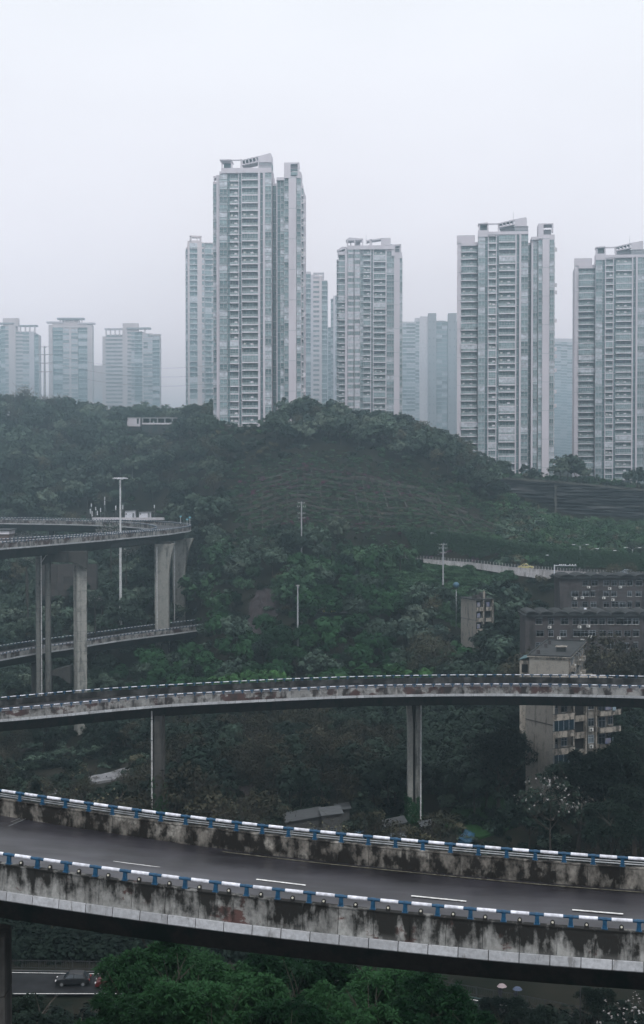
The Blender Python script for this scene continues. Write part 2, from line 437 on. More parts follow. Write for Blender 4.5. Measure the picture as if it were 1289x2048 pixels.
def resample(pl, n):
    s = np.concatenate([[0], np.cumsum(np.linalg.norm(np.diff(pl, axis=0), axis=1))])
    t = np.linspace(0, s[-1], n)
    return np.stack([np.interp(t, s, pl[:, k]) for k in range(3)], -1)
def arc(pl): return float(np.linalg.norm(np.diff(pl, axis=0), axis=1).sum())
def extend(pl, a, b):
    d0 = pl[0] - pl[6]; d0 /= np.linalg.norm(d0); d1 = pl[-1] - pl[-7]; d1 /= np.linalg.norm(d1)
    pre = [pl[0] + d0 * k for k in np.arange(a, 0, -1)] if a else []
    post = [pl[-1] + d1 * k for k in np.arange(1, b + 1)] if b else []
    return np.vstack([x for x in (pre, pl, post) if len(x)])

RAIL_H, PAR_H, FAS_H = 0.38, 1.12, 0.42
ROAD_Z = -1.33
_share = {}
def shared(key, fn):
    if key not in _share: _share[key] = fn()
    return _share[key]
def post_mesh():
    b = MB()
    b.prism([(-0.09, -RAIL_H), (0.09, -RAIL_H), (0.065, 0.03), (-0.065, 0.03)], 0.05, 0.17, M_BLUE)
    b.prism([(-0.12, -RAIL_H), (0.12, -RAIL_H), (0.12, -RAIL_H + 0.03), (-0.12, -RAIL_H + 0.03)], 0.01, 0.22, M_BLUE)
    b.tube([(-0.09, 0.11, 0), (0.09, 0.11, 0)], 0.078, M_BLUE, 10)
    return b.mesh('rail_post')
def sleeve_mesh():
    b = MB(); b.tube([(-0.5, 0.11, 0), (0.5, 0.11, 0)], 0.074, M_WHITE, 10); return b.mesh('rail_sleeve')
def reflector_mesh():
    b = MB()
    b.prism([(-0.085, -RAIL_H), (0.085, -RAIL_H), (0.085, -0.23), (0.05, -0.17), (0, -0.15), (-0.05, -0.17), (-0.085, -0.23)], 0.02, 0.10, M_BLACK)
    b.prism([(math.cos(k * 0.785) * 0.045, -0.235 + math.sin(k * 0.785) * 0.045) for k in range(8)], 0.0, 0.02, M_LENS)
    return b.mesh('reflector')
def panel_mesh(mt):
    def f():
        b = MB()
        b.box(0.006, 0.994, 0.0, 0.24, -RAIL_H - PAR_H, -RAIL_H - 0.05, mt)
        b.box(0.0, 1.0, -0.035, 0.27, -RAIL_H - 0.05, -RAIL_H, mt)
        b.box(-0.003, 0.009, 0.02, 0.22, -RAIL_H - PAR_H, -RAIL_H - 0.06, M_JOINT)
        return b.mesh('parapet_panel')
    return shared('panel' + mt.name, f)
def fascia_mesh():
    b = MB()
    z1 = -RAIL_H - PAR_H; z0 = z1 - FAS_H
    b.prism([(-0.06, z1 - 0.02), (0.10, z1), (0.10, z0), (-0.02, z0), (-0.07, z0 + 0.05)], 0.012, 0.988, M_FASC, axis='x')
    return b.mesh('fascia_block')
def frame_at(p, q):
    """rotation with x along p->q, y to the left of it, z up"""
    t = Vector(q) - Vector(p); L = t.length; t.normalize()
    y = Vector((0, 0, 1)).cross(t).normalized(); z = t.cross(y)
    return Matrix((t, y, z)).transposed().to_euler(), L
def at_arc(pl, s):
    cs = np.concatenate([[0], np.cumsum(np.linalg.norm(np.diff(pl, axis=0), axis=1))])
    return Vector([float(np.interp(s, cs, pl[:, k])) for k in range(3)])
def stations(pl, step, s0=0.0):
    L = arc(pl); out = []; s = s0
    cs = np.concatenate([[0], np.cumsum(np.linalg.norm(np.diff(pl, axis=0), axis=1))])
    ss = np.arange(s0, L, step)
    return [Vector(r) for r in np.stack([np.interp(ss, cs, pl[:, k]) for k in range(3)], -1)]

def sweep(A, B, prof, mt, name, parent):
    """prof: closed outline of (side, offset, dz): side 0 measures from edge A, 1 from edge B; swept along both edges"""
    n = len(A); w = B - A; w[:, 2] = 0; w /= np.linalg.norm(w, axis=1)[:, None]
    rows = [(A + w * o if s == 0 else B - w * o) + np.array([0, 0, dz]) for s, o, dz in prof]
    k = len(prof); V = np.stack(rows, 1).reshape(-1, 3)
    i = np.arange(n - 1)[:, None] * k; j = np.arange(k)[None]; j2 = (j + 1) % k
    Qd = np.stack([i + j, i + j2, i + k + j2, i + k + j], -1).reshape(-1, 4)
    me = npmesh(name, V, Qd, mt); return link(name, me, parent)
def strip(A, B, side, o0, o1, dz, mt, name, parent):
    w = B - A; w[:, 2] = 0; w /= np.linalg.norm(w, axis=1)[:, None]
    E, sg = (A, 1) if side == 0 else (B, -1)
    p = E + w * sg * o0 + np.array([0, 0, dz]); q = E + w * sg * o1 + np.array([0, 0, dz])
    V = np.concatenate([p, q]); n = len(A); i = np.arange(n - 1)
    Qd = np.stack([i, i + 1, i + n + 1, i + n], -1)
    return link(name, npmesh(name, V, Qd, mt), parent)

def edge_kit(E, inner_of, root, par_mat, pitch, panel_len, sleeves, fascia, reflectors, lower_rail, s0=0.3):
    """rail, posts, sleeves, parapet panels and fascia blocks along one edge; E is turned so that the road lies to its left"""
    k = len(E) // 2
    t = E[k + 1] - E[k]; left = np.array([-t[1], t[0]]); inn = (inner_of[k] - E[k])[:2]
    if left @ inn < 0: E = E[::-1].copy()
    # left-hand offset line for the blue tube
    b = MB()
    T = np.gradient(E, axis=0); T /= np.linalg.norm(T, axis=1)[:, None]
    Lf = np.stack([-T[:, 1], T[:, 0], 0 * T[:, 0]], -1)
    line = resample(E + Lf * 0.11, max(8, int(arc(E) / 1.2)))
    b.tube([tuple(p) for p in line], 0.063, M_BLUE, 8); b.build('rail', root)
    if lower_rail:
        for dz in (-0.17, -0.27):
            b = MB(); l2 = line.copy() + Lf[:1] * 0; l2[:, 2] += dz; b.tube([tuple(p) for p in l2], 0.035, M_GALV, 6); b.build('lower_rail', root)
    st = stations(E, pitch, s0)
    pm = shared('post', post_mesh); sm = shared('sleeve', sleeve_mesh)
    for p, q in zip(st[:-1], st[1:]):
        e, L = frame_at(p, q)
        link('rail_post', pm, root, p, e)
        if sleeves:
            link('rail_sleeve', sm, root, p.lerp(q, 0.5 + R.uniform(-0.02, 0.02)), e, (L * R.uniform(0.55, 0.62), 1, 1))
        if reflectors:
            m_ = p.lerp(q, 0.47 + R.uniform(-0.03, 0.03)); link('reflector', shared('refl', reflector_mesh), root, m_, e)
    if not sleeves:
        s_ = MB()
        for p, q in zip(st[:-1], st[1:]):
            m_ = p.lerp(q, 0.5); d_ = (q - p) * 0.29; o_ = Vector((-(q - p).y, (q - p).x, 0)).normalized() * 0.11
            s_.tube([m_ - d_ + o_, m_ + d_ + o_], 0.088, M_WHITE, 6)
        tag(s_.build('rail_sleeve', root), kind='stuff')
    st = stations(E, panel_len, 0.0)
    for p, q in zip(st[:-1], st[1:]):
        e, L = frame_at(p, q); link('parapet_panel', panel_mesh(par_mat), root, p, e, (L, 1, 1))
    if fascia:
        st = stations(E, fascia, 0.4); fm = shared('fascia', fascia_mesh)
        for p, q in zip(st[:-1], st[1:]):
            e, L = frame_at(p, q); link('fascia_block', fm, root, p, e, (L, 1, 1))
    return E

def ramp(name, label, Apx, Bpx, ext=(6, 6), matA=None, matB=None, pitch=1.5, panel=1.35, fasA=1.2, fasB=1.2, sleeves=True, refl=False, lower=(False, False), girder=1.7, dash=None, asph=None, group=None):
    A = extend(dense([PZ(*p) for p in Apx]), *ext); B = extend(dense([PZ(*p) for p in Bpx]), *ext)
    n = max(60, int(arc(A) / 0.9)); A = resample(A, n); B = resample(B, n)
    root = thing(name, label, 'road ramp', group=group)
    zb = -RAIL_H - PAR_H
    sweep(A, B, [(0, 0.02, zb - 0.03), (1, 0.02, zb - 0.03), (1, 0.06, zb - FAS_H - 0.06), (1, 2.0, zb - 0.85), (1, 2.6, zb - girder - 0.5),
                 (0, 2.6, zb - girder - 0.5), (0, 2.0, zb - 0.85), (0, 0.06, zb - FAS_H - 0.06)], M_DECK, 'deck', root)
    w = B - A; w[:, 2] = 0; L = np.linalg.norm(w, axis=1)[:, None]; w = w / L
    fr = [0.02, 0.25, 0.5, 0.75, 0.98]
    V = np.stack([A + w * L * f + np.array([0, 0, ROAD_Z + 0.03 * (1 - abs(2 * f - 1))]) for f in fr], 1).reshape(-1, 3)
    i = np.arange(n - 1)[:, None] * 5; j = np.arange(4)[None]
    Qd = np.stack([i + j, i + j + 1, i + j + 6, i + j + 5], -1).reshape(-1, 4)
    link('road_surface', npmesh('road_surface', V, Qd, asph or M_ASPH, True), root)
    strip(A, B, 1, 0.62, 0.74, ROAD_Z + 0.012, M_LINEY, 'edge_line', root)
    strip(A, B, 0, 0.62, 0.74, ROAD_Z + 0.012, M_LINEY, 'edge_line', root)
    edge_kit(A, B, root, matA or M_PAR_M, pitch, panel, sleeves, fasA, refl, lower[0])
    edge_kit(B, A, root, matB or M_PAR_M, pitch, panel, sleeves, fasB, False, lower[1])
    return root, A, B
def dashes(root, A, B, frac, length, gap, s0):
    C = A * (1 - frac) + B * frac; C = C + np.array([0, 0, ROAD_Z + 0.045])
    s = s0; L = arc(C)
    while s + length < L:
        p, q = at_arc(C, s), at_arc(C, s + length); e, l = frame_at(p, q)
        b = MB(); b.box(0, l, -0.075, 0.075, 0, 0.006, M_LINE); link('lane_mark', b.mesh('lane_mark'), root, p, e)
        s += length + gap

# ---- the near two-lane ramp that crosses the bottom of the view
nzv = lambda u: float(np.interp(u, [0, 322, 645, 967, 1289], [-15.54, -16.05, -16.45, -16.68, -16.8]))
NA = [(u, v, nzv(u)) for u, v in [(0,1708.5),(106,1724),(220,1740),(330,1754.5),(430,1767),(540,1779.5),(645,1790.5),(745,1801),(845,1811),(995,1825),(1140,1836),(1289,1845)]]
NB = [(u, v, nzv(u)) for u, v in [(10,1581),(120,1597),(230,1613),(350,1629),(480,1645),(645,1663),(750,1673),(845,1682),(1020,1697.5),(1150,1708),(1289,1717)]]
near_ramp, nA, nB = ramp('overpass', 'near two-lane curved overpass with blotchy concrete parapets and dashed white lane marks', NA, NB, (14, 16),
                         M_PAR_N, M_PAR_NF, 1.28, 1.42, 1.17, 1.17, True, True, (False, True), 1.5)
for (u0, v0), (u1, v1) in [((-90,1683),(43,1696)), ((226,1723),(320,1735)), ((513,1758.5),(612,1770.5)), ((823,1791.5),(933,1802.5)), ((1145,1819.5),(1247,1828)), ((1480,1843),(1590,1850))]:
    z0 = nzv(u0) + ROAD_Z + 0.05; z1 = nzv(u1) + ROAD_Z + 0.05
    p, q = PZ(u0, v0, z0), PZ(u1, v1, z1); e_, l_ = frame_at(p, q)
    b = MB(); b.box(0, l_, -0.075, 0.075, 0, 0.006, M_LINE); link('lane_mark', b.mesh('lane_mark'), near_ramp, p, e_)
# expansion joint across the deck near its left end
p, q = PZ(-12, 1663, nzv(0) + ROAD_Z + 0.04), PZ(62, 1631, nzv(0) + ROAD_Z + 0.02); e_, l_ = frame_at(p, q)
b = MB(); b.box(0, l_, -0.14, 0.14, 0, 0.02, M_JOINT); b.box(0, l_, -0.19, -0.15, 0, 0.03, M_GALV); b.box(0, l_, 0.15, 0.19, 0, 0.03, M_GALV)
link('expansion_joint', b.mesh('expansion_joint'), near_ramp, p, e_)
def pier_box(root, u, d, ztop, w, dep, mt=None, zbot=None, pipe=None, rz=0.0, joints=3.0):
    """tapered rectangular pier with chamfered corners and recessed lift joints"""
    mt = mt or M_PIER
    x = XU(u, d); g = HZ(x, d) - 2 if zbot is None else zbot
    b = MB(); z = g
    while z < ztop - 0.01:
        z1 = min(z + joints, ztop); k = R.uniform(-0.015, 0.015)
        hw, hd, c = w / 2 + k, dep / 2 + k, 0.28
        b.prism([(-hw + c, -hd), (hw - c, -hd), (hw, -hd + c), (hw, hd - c), (hw - c, hd), (-hw + c, hd), (-hw, hd - c), (-hw, -hd + c)], z, z1 - 0.06 if z1 < ztop else z1, mt, axis='z')
        b.prism([(-hw + c, -hd + .05), (hw - c, -hd + .05), (hw - .05, -hd + c), (hw - .05, hd - c), (hw - c, hd - .05), (-hw + c, hd - .05), (-hw + .05, hd - c), (-hw + .05, -hd + c)], z1 - 0.06, z1, M_JOINT, axis='z') if z1 < ztop else None
        z = z1
    o = link('pier', b.mesh('pier'), root, (x, d, 0), (0, 0, rz))
    if pipe is not None:
        b = MB(); b.tube([(0, 0, ztop + 0.8), (0, 0, g + 2)], 0.13, M_PIPE, 8)
        for zz in np.arange(g + 4, ztop, 3.2): b.box(-0.17, 0.17, -0.17, 0.25, zz, zz + 0.08, M_JOINT)
        link('drain_pipe', b.mesh('drain_pipe'), root, (x + pipe, d - dep / 2 - 0.2, 0))
    return o
pier_box(near_ramp, -34, 62, -19.8, 2.0, 2.0, M_PIERD)
pier_box(near_ramp, 1420, 59, -20.6, 2.0, 2.0, M_PIERD)

# ---- the middle ramp
mz = lambda u: float(np.interp(u, [0, 645, 1289], [-33.0, -32.8, -31.1]))
MA = [(u, v, mz(u)) for u, v in [(0,1418),(75,1412),(149,1405.5),(261,1395),(372,1387),(480,1382),(583,1377),(726,1371.5),(830,1369.5),(900,1368.5),(1000,1368),(1090,1368.6),(1190,1370),(1289,1372.2)]]
MBp = [(u, v, mz(u)) for u, v in [(0,1395),(90,1386.5),(186,1378.6),(335,1369.5),(480,1362),(570,1357.7),(654,1354.7),(780,1351.3),(900,1349.8),(1000,1349.3),(1090,1349.5),(1190,1350.5),(1289,1352.3)]]
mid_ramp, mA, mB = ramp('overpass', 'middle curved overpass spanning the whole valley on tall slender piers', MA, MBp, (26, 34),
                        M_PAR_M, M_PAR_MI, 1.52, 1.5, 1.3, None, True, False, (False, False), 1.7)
# pier with flared, grooved faces and ivy at its foot
def flared_pier(root, u, d, ztop, w, wtop, dep, flare, side=0, mt=None, groove=True, rz=0.0):
    x = XU(u, d); g = HZ(x, d) - 2; hw, ht = w / 2, wtop / 2
    mt = mt or M_PIER
    L_, R_ = [], []
    for k in range(9):
        t = k / 8; zz = ztop - flare * (1 - t); f = t ** 2.4
        L_.append((-hw - (ht - hw) * f * (1 if side <= 0 else 0.08), zz)); R_.append((hw + (ht - hw) * f * (1 if side >= 0 else 0.08), zz))
    b = MB()
    if groove:   # two leaves with a dark slot between them
        gl = 0.18
        b.prism([(-hw, g)] + L_ + [(-gl - (ht - hw) * 0.9, ztop), (-gl, ztop - flare * .62), (-gl * 1.3, g)], -dep / 2, dep / 2, mt)
        b.prism([(gl * 1.3, g), (gl, ztop - flare * .62), (gl + (ht - hw) * 0.7, ztop)] + R_[::-1] + [(hw, g)], -dep / 2, dep / 2, mt)
        b.box(-gl * 1.4, gl * 1.4, -dep / 2 + 0.5, dep / 2 - 0.5, g, ztop, M_PIERD)
        b.box(-ht, ht, -dep / 2 + 0.7, dep / 2 - 0.7, ztop - 0.8, ztop + 0.5, M_PIERD)
    else:
        b.prism([(-hw, g)] + L_ + R_[::-1] + [(hw, g)], -dep / 2, dep / 2, mt)
        b.box(-hw * 0.25, hw * 0.25, -dep / 2 - 0.08, -dep / 2, g, ztop - 0.5, mt)
    return link('pier', b.mesh('pier'), root, (x, d, 0), (0, 0, rz))
flared_pier(mid_ramp, 828.5, 236, -36.3, 2.0, 2.55, 3.2, 8)
b = MB(); gz = HZ(XU(841.5, 234), 234)
b.tube([(0, 0, -34.6), (0, 0, gz + 1)], 0.13, M_PIPE, 8); link('drain_pipe', b.mesh('drain_pipe'), mid_ramp, (XU(843, 234), 234, 0))
pier_box(mid_ramp, 317, 219, -36.3, 1.75, 2.2, M_PIERD, pipe=-0.95)
pier_box(mid_ramp, 1420, 223, -34.8, 2.0, 2.2, M_PIERD)
pier_box(mid_ramp, -130, 212, -36.4, 2.0, 2.2, M_PIERD)
# short sign arm on the middle ramp's near parapet
p = PZ(833, 1369, -32.3); b = MB(); b.tube([(0, 0, -0.3), (0.1, 0, 0.35), (0.25, 0.05, 1.0)], 0.06, M_BLUE, 6); link('bent_post', b.mesh('bent_post'), mid_ramp, p)

# ---- the lower ramp on the left, running away under the loop into the trees
LA = [(u, v, -43) for u, v in [(0,1307),(72,1294.5),(144,1284.5),(200,1275.5),(252,1268),(299,1262),(349,1256),(406,1248.5),(440,1244)]]
LB = [(u, v, -43) for u, v in [(0,1291),(72,1280),(144,1270.5),(200,1263),(252,1256),(299,1250),(349,1244),(400,1238.5),(450,1233)]]
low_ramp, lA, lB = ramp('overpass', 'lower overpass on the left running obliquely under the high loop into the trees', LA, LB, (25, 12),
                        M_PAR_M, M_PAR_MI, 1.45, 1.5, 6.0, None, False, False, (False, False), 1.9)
pier_box(low_ramp, 73, 371, -47.8, 2.6, 2.6, M_PIERD)
pier_box(low_ramp, 96, 373, -47.8, 1.9, 2.2, M_PIERD)
x0, x1 = XU(104, 370), XU(142, 370)
b = MB(); b.prism([(x0, -49.5), (x1, -48.2), (x1, -53.0), (x1 - 1.0, -52.2), (x0 + 2.0, -50.9), (x0, -50.7)], 368, 371, M_PIERD); b.build('cross_beam', low_ramp)
pier_box(low_ramp, 330, 415, -47.8, 2.2, 2.2, M_PIERD)

# ---- the high loop
LZ = -14.5
OA = [(u, v, LZ) for u, v in [(-70,1088.5),(-30,1085.7),(5,1083.3),(67,1079),(129,1074.3),(183,1070.4),(225,1067),(255,1064.3),(297,1061),(337,1057.4),(363,1054),(378,1051.6),(383,1049.6),(379,1048),(372,1046.6),(353,1044.5),(328,1042.6),(288,1041),(239,1039.4),(171,1037.8),(109,1036.3),(50,1035.3),(0,1034.7),(-60,1034)]]
OB = [(u, v, LZ) for u, v in [(-70,1081.5),(-30,1079.3),(15,1077),(75,1073.5),(133,1070.4),(169,1068),(222,1064.5),(266,1061.2),(288,1059.3),(304,1057),(313,1054.5),(313.5,1052.6),(310,1050.8),(296,1047.8),(263,1044.8),(222,1042.6),(178,1041),(101,1039.4),(50,1038.6),(0,1038),(-60,1037.4)]]
loop_ramp, oA, oB = ramp('overpass', 'highest overpass turning back on itself in a wide loop at the left', OA, OB, (16, 16),
                         M_PAR_M, M_PAR_M, 1.53, 1.5, 1.6, 6.0, True, False, (False, False), 2.3)
BOT = LZ - RAIL_H - PAR_H - 2.8
pier_box(loop_ramp, 160, 366, BOT - 0.2, 2.75, 2.75, M_PIER, joints=2.6, rz=.62)
pier_box(loop_ramp, 77, 362, BOT - 0.2, 1.15, 2.6, M_PIERM, pipe=.95, joints=3.2)
pier_box(loop_ramp, 95.5, 364, BOT - 0.2, 1.15, 2.6, M_PIERM, joints=3.2)
x0, x1 = XU(73, 363.5), XU(174, 363.5)
b = MB(); zt = BOT + 0.6
arch = [(x0 + (x1 - x0) * k / 12, zt - 4.6 + 2.1 * math.sin(math.pi * k / 12) ** 0.7) for k in range(13)]
b.prism([(x0, zt)] + arch + [(x1, zt)], 362.2, 364.9, M_PIERD)
b.prism([(XU(110, 362), zt), (XU(110, 362), zt - 2.7), (XU(135, 362), zt - 2.7), (XU(135, 362), zt)], 361.2, 362.2, M_PIERD)
b.build('cross_beam', loop_ramp)
b = MB(); x = XU(83, 360.2); b.tube([(XU(104, 360.5), 360.6, zt - 0.2), (XU(92, 360.2), 360.2, zt - 0.9), (x, 360.1, zt - 2.6)], 0.13, M_PIPE, 8); b.build('drain_pipe', loop_ramp)
flared_pier(loop_ramp, 324.5, 424, BOT - 0.2, 4.1, 7.6, 3.6, 12, side=1, groove=False)
b = MB(); x = XU(314, 421.5); b.tube([(x, 421.5, BOT - 1), (x, 421.5, -46)], 0.16, M_PIPE, 8); b.build('drain_pipe', loop_ramp)
flared_pier(loop_ramp, 358.5, 462, BOT - 0.2, 3.9, 9.5, 3.6, 14, side=1, groove=False)
b = MB(); x = XU(349, 446); b.tube([(x, 446, BOT), (x, 446, -44)], 0.16, M_PIPE, 8); b.build('drain_pipe', loop_ramp)
b = MB(); x0, x1 = XU(312, 423), XU(350, 423); b.box(x0, x1 - 1.2, 422.5, 425, BOT - 1.2, BOT + 0.5, M_PIERD); b.build('cross_beam', loop_ramp)
pier_box(loop_ramp, 104, 528, BOT - 0.2, 2.0, 2.2, M_PIERD, pipe=1.3)
pier_box(loop_ramp, 230, 505, BOT - 0.2, 2.0, 2.2, M_PIERD)
pier_box(loop_ramp, 10, 538, BOT - 0.2, 2.0, 2.2, M_PIERD)
# ------------------------------------------------------------------ tower materials
M_TW = mat('tower_wall_tile', (0.62, 0.58, 0.625), 0.7, 0.06, 0.15, coord='World', stretch=(1, 1, 0.3), detail=6)
M_TWP = mat('tower_wall_pink_tile', (0.64, 0.565, 0.58), 0.7, 0.06, 0.15, coord='World', stretch=(1, 1, 0.3), detail=6)
M_TWG = mat('tower_wall_grey_tile', (0.36, 0.365, 0.39), 0.7, 0.06, 0.15, coord='World', stretch=(1, 1, 0.3), detail=6)
M_SPAN = mat('spandrel_glass', (0.34, 0.40, 0.42), 0.3, 0.2, 0.6, coord='World', spec=.6, rnd=.25)
M_TWD = mat('tower_wall_shade_tone', (0.24, 0.32, 0.335), 0.8, 0.1, 0.3, coord='World')  # recess shade put into a darker wall colour; also for joints and louvres
M_TF = mat('window_frame_white', (0.62, 0.63, 0.64), 0.5, 0.05)
M_TFD = mat('window_frame_grey', (0.14, 0.17, 0.18), 0.5, 0.05)
M_SLAB = mat('balcony_slab', (0.70, 0.67, 0.71), 0.7, 0.12, 0.5, coord='World', detail=7)
M_TG = glassmat('tower_glass', (0.065, 0.125, 0.14), (0.19, 0.28, 0.30), (0.52, 0.55, 0.60), 0.1, 0.48, 0.28)
M_TGD = glassmat('tower_dark_glass', (0.065, 0.12, 0.14), (0.085, 0.15, 0.165), (0.11, 0.18, 0.20), 0.12, 0.3, 0.3)
M_TGR = mat('railing_glass', (0.24, 0.31, 0.32), 0.2, 0.3, 0.8, coord='World', spec=0.7)
M_ROOM = glassmat('balcony_interior', (0.065, 0.14, 0.155), (0.11, 0.20, 0.21), (0.26, 0.34, 0.34), 0.3, 0.4, 0.15)
M_CLOTH = mat('laundry', (0.45, 0.42, 0.42), 0.9, 0.5, 1.2, col2=(0.12, 0.14, 0.25), coord='World', detail=2)
M_AC = mat('ac_casing', (0.62, 0.62, 0.60), 0.6, 0.1)
q2 = lambda v: round(v * 4) / 4

def win_mod(w, h, wallm, glassm=None, tall=0.70, fr=None):
    fr = fr or M_TF; g = glassm or M_TG
    def f():
        b = MB(); s = h * (1 - tall)
        b.box(0, w, 0.02, 0.9, 0, s, M_SPAN if wallm is M_TW and g is M_TG else wallm)
        b.box(0.02, w - 0.02, 0.16, 0.24, s, h - 0.1, g)
        b.box(0, w, -0.05, 0.9, h - 0.1, h, wallm)
        n = max(1, round(w / 1.25))
        for i in range(n + 1): x = (w - 0.09) * i / n; b.box(x, x + 0.09, 0.05, 0.16, s, h - 0.1, fr)
        b.box(0, w, 0.04, 0.16, s, s + 0.08, fr); b.box(0, w, 0.06, 0.16, s + (h - s) * 0.3, s + (h - s) * 0.3 + 0.07, fr)
        b.box(-0.05, w + 0.05, -0.12, 0.04, s - 0.09, s, M_TFD)
        return b.mesh('window')
    return shared(('win', q2(w), h, wallm.name, g.name, tall, fr.name), f)
def bay_mod(w, h, wallm):
    def f():
        b = MB(); s = h * 0.3; p = [(0, 0.9), (0, 0.1), (w * .16, -0.55), (w * .84, -0.55), (w, 0.1), (w, 0.9)]
        b.prism(p, 0, s, wallm, 'z'); b.prism([(x, y + (0.12 if y < .5 else 0)) for x, y in p], s, h - 0.12, M_TG, 'z'); b.prism(p, h - 0.12, h, wallm, 'z')
        for x, y in (p[1], p[2], (w * .38, -.55), (w * .62, -.55), p[3], p[4]): b.box(x - .06, x + .06, y - 0.02, y + 0.14, s, h - .12, M_TF)
        return b.mesh('bay_window')
    return shared(('bay', q2(w), h, wallm.name), f)
def strip_mod(w, h):
    def f():
        b = MB(); b.box(0.03, w - 0.03, 0.22, 0.32, 0.06, h, M_TGD); b.box(0, w, 0.02, 0.32, 0, 0.09, M_TF)
        return b.mesh('glazed_panel')
    return shared(('strip', q2(w), h), f)
def balc_mod(w, h, var, curved=False):
    def f():
        r = random.Random(var * 13 + int(w * 7)); b = MB()
        if curved:
            arc_ = [(w * k / 8, -0.9 * math.sin(math.pi * k / 8) ** 0.8) for k in range(9)]
            b.prism([(0, 1.4)] + arc_ + [(w, 1.4)], -0.08, 0.32, M_SLAB, 'z')
            for (xa, ya), (xb, yb) in zip(arc_[:-1], arc_[1:]):
                b.add([(xa, ya + .05, .3), (xb, yb + .05, .3), (xb, yb + .05, 1.15), (xa, ya + .05, 1.15)], [(0, 1, 2, 3)], M_TGR)
                b.box(xa - .03, xa + .03, ya, ya + .06, .3, 1.2, M_TF)
            b.tube([(x, y + .03, 1.18) for x, y in arc_], 0.05, M_TF, 4)
        else:
            b.box(0, w, -0.12, 1.4, -0.08, 0.14, M_SLAB)
            b.box(0, w, -0.16, -0.04, -0.12, 0.36, M_SLAB)
            b.box(0.02, w - .02, -0.08, -0.05, 0.38, 1.10, M_TGR)
            n = max(2, round(w / 0.95))
            for i in range(n + 1): x = (w - 0.06) * i / n; b.box(x, x + .06, -0.11, -0.03, 0.36, 1.12, M_TF)
            b.box(0, w, -0.12, -0.02, 1.1, 1.18, M_TF)
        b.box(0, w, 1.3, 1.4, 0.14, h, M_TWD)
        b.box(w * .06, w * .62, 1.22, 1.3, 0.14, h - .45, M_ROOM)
        for i in range(4): x = w * (.06 + .56 * i / 3); b.box(x - .035, x + .035, 1.16, 1.24, .14, h - .45, M_TF)
        b.box(w * .72, w * .94, 1.22, 1.3, 1.0, h - .5, M_ROOM)
        y0 = -0.6 if curved else -0.06
        if var in (1, 4):      # glazed in by the residents
            b.box(0.02, w - .02, y0 + .02, y0 + .06, 1.2, h - .1, M_TG)
            n = max(2, round(w / 1.1))
            for i in range(n + 1): x = (w - .07) * i / n; b.box(x, x + .07, y0, y0 + .09, 1.15, h - .1, M_TF)
            b.box(0, w, y0 - .01, y0 + .09, 1.9, 1.96, M_TF)
        if var == 2:
            for i in range(int(w / .55)):
                if r.random() < .7: x = .25 + i * .55; b.box(x, x + r.uniform(.2, .42), .35, .42, h - r.uniform(1.1, 1.6), h - .45, M_CLOTH)
        if var in (3, 5):
            b.box(w * .52, w * .52 + 1.15, 0.25, 0.7, 0.14, 1.75, M_SLAB)
        if var == 5: b.box(w * .1, w * .1 + .8, 0.2, 0.55, 1.3, 1.9, M_AC)
        return b.mesh('balcony')
    return shared(('balc', q2(w), h, var, curved), f)

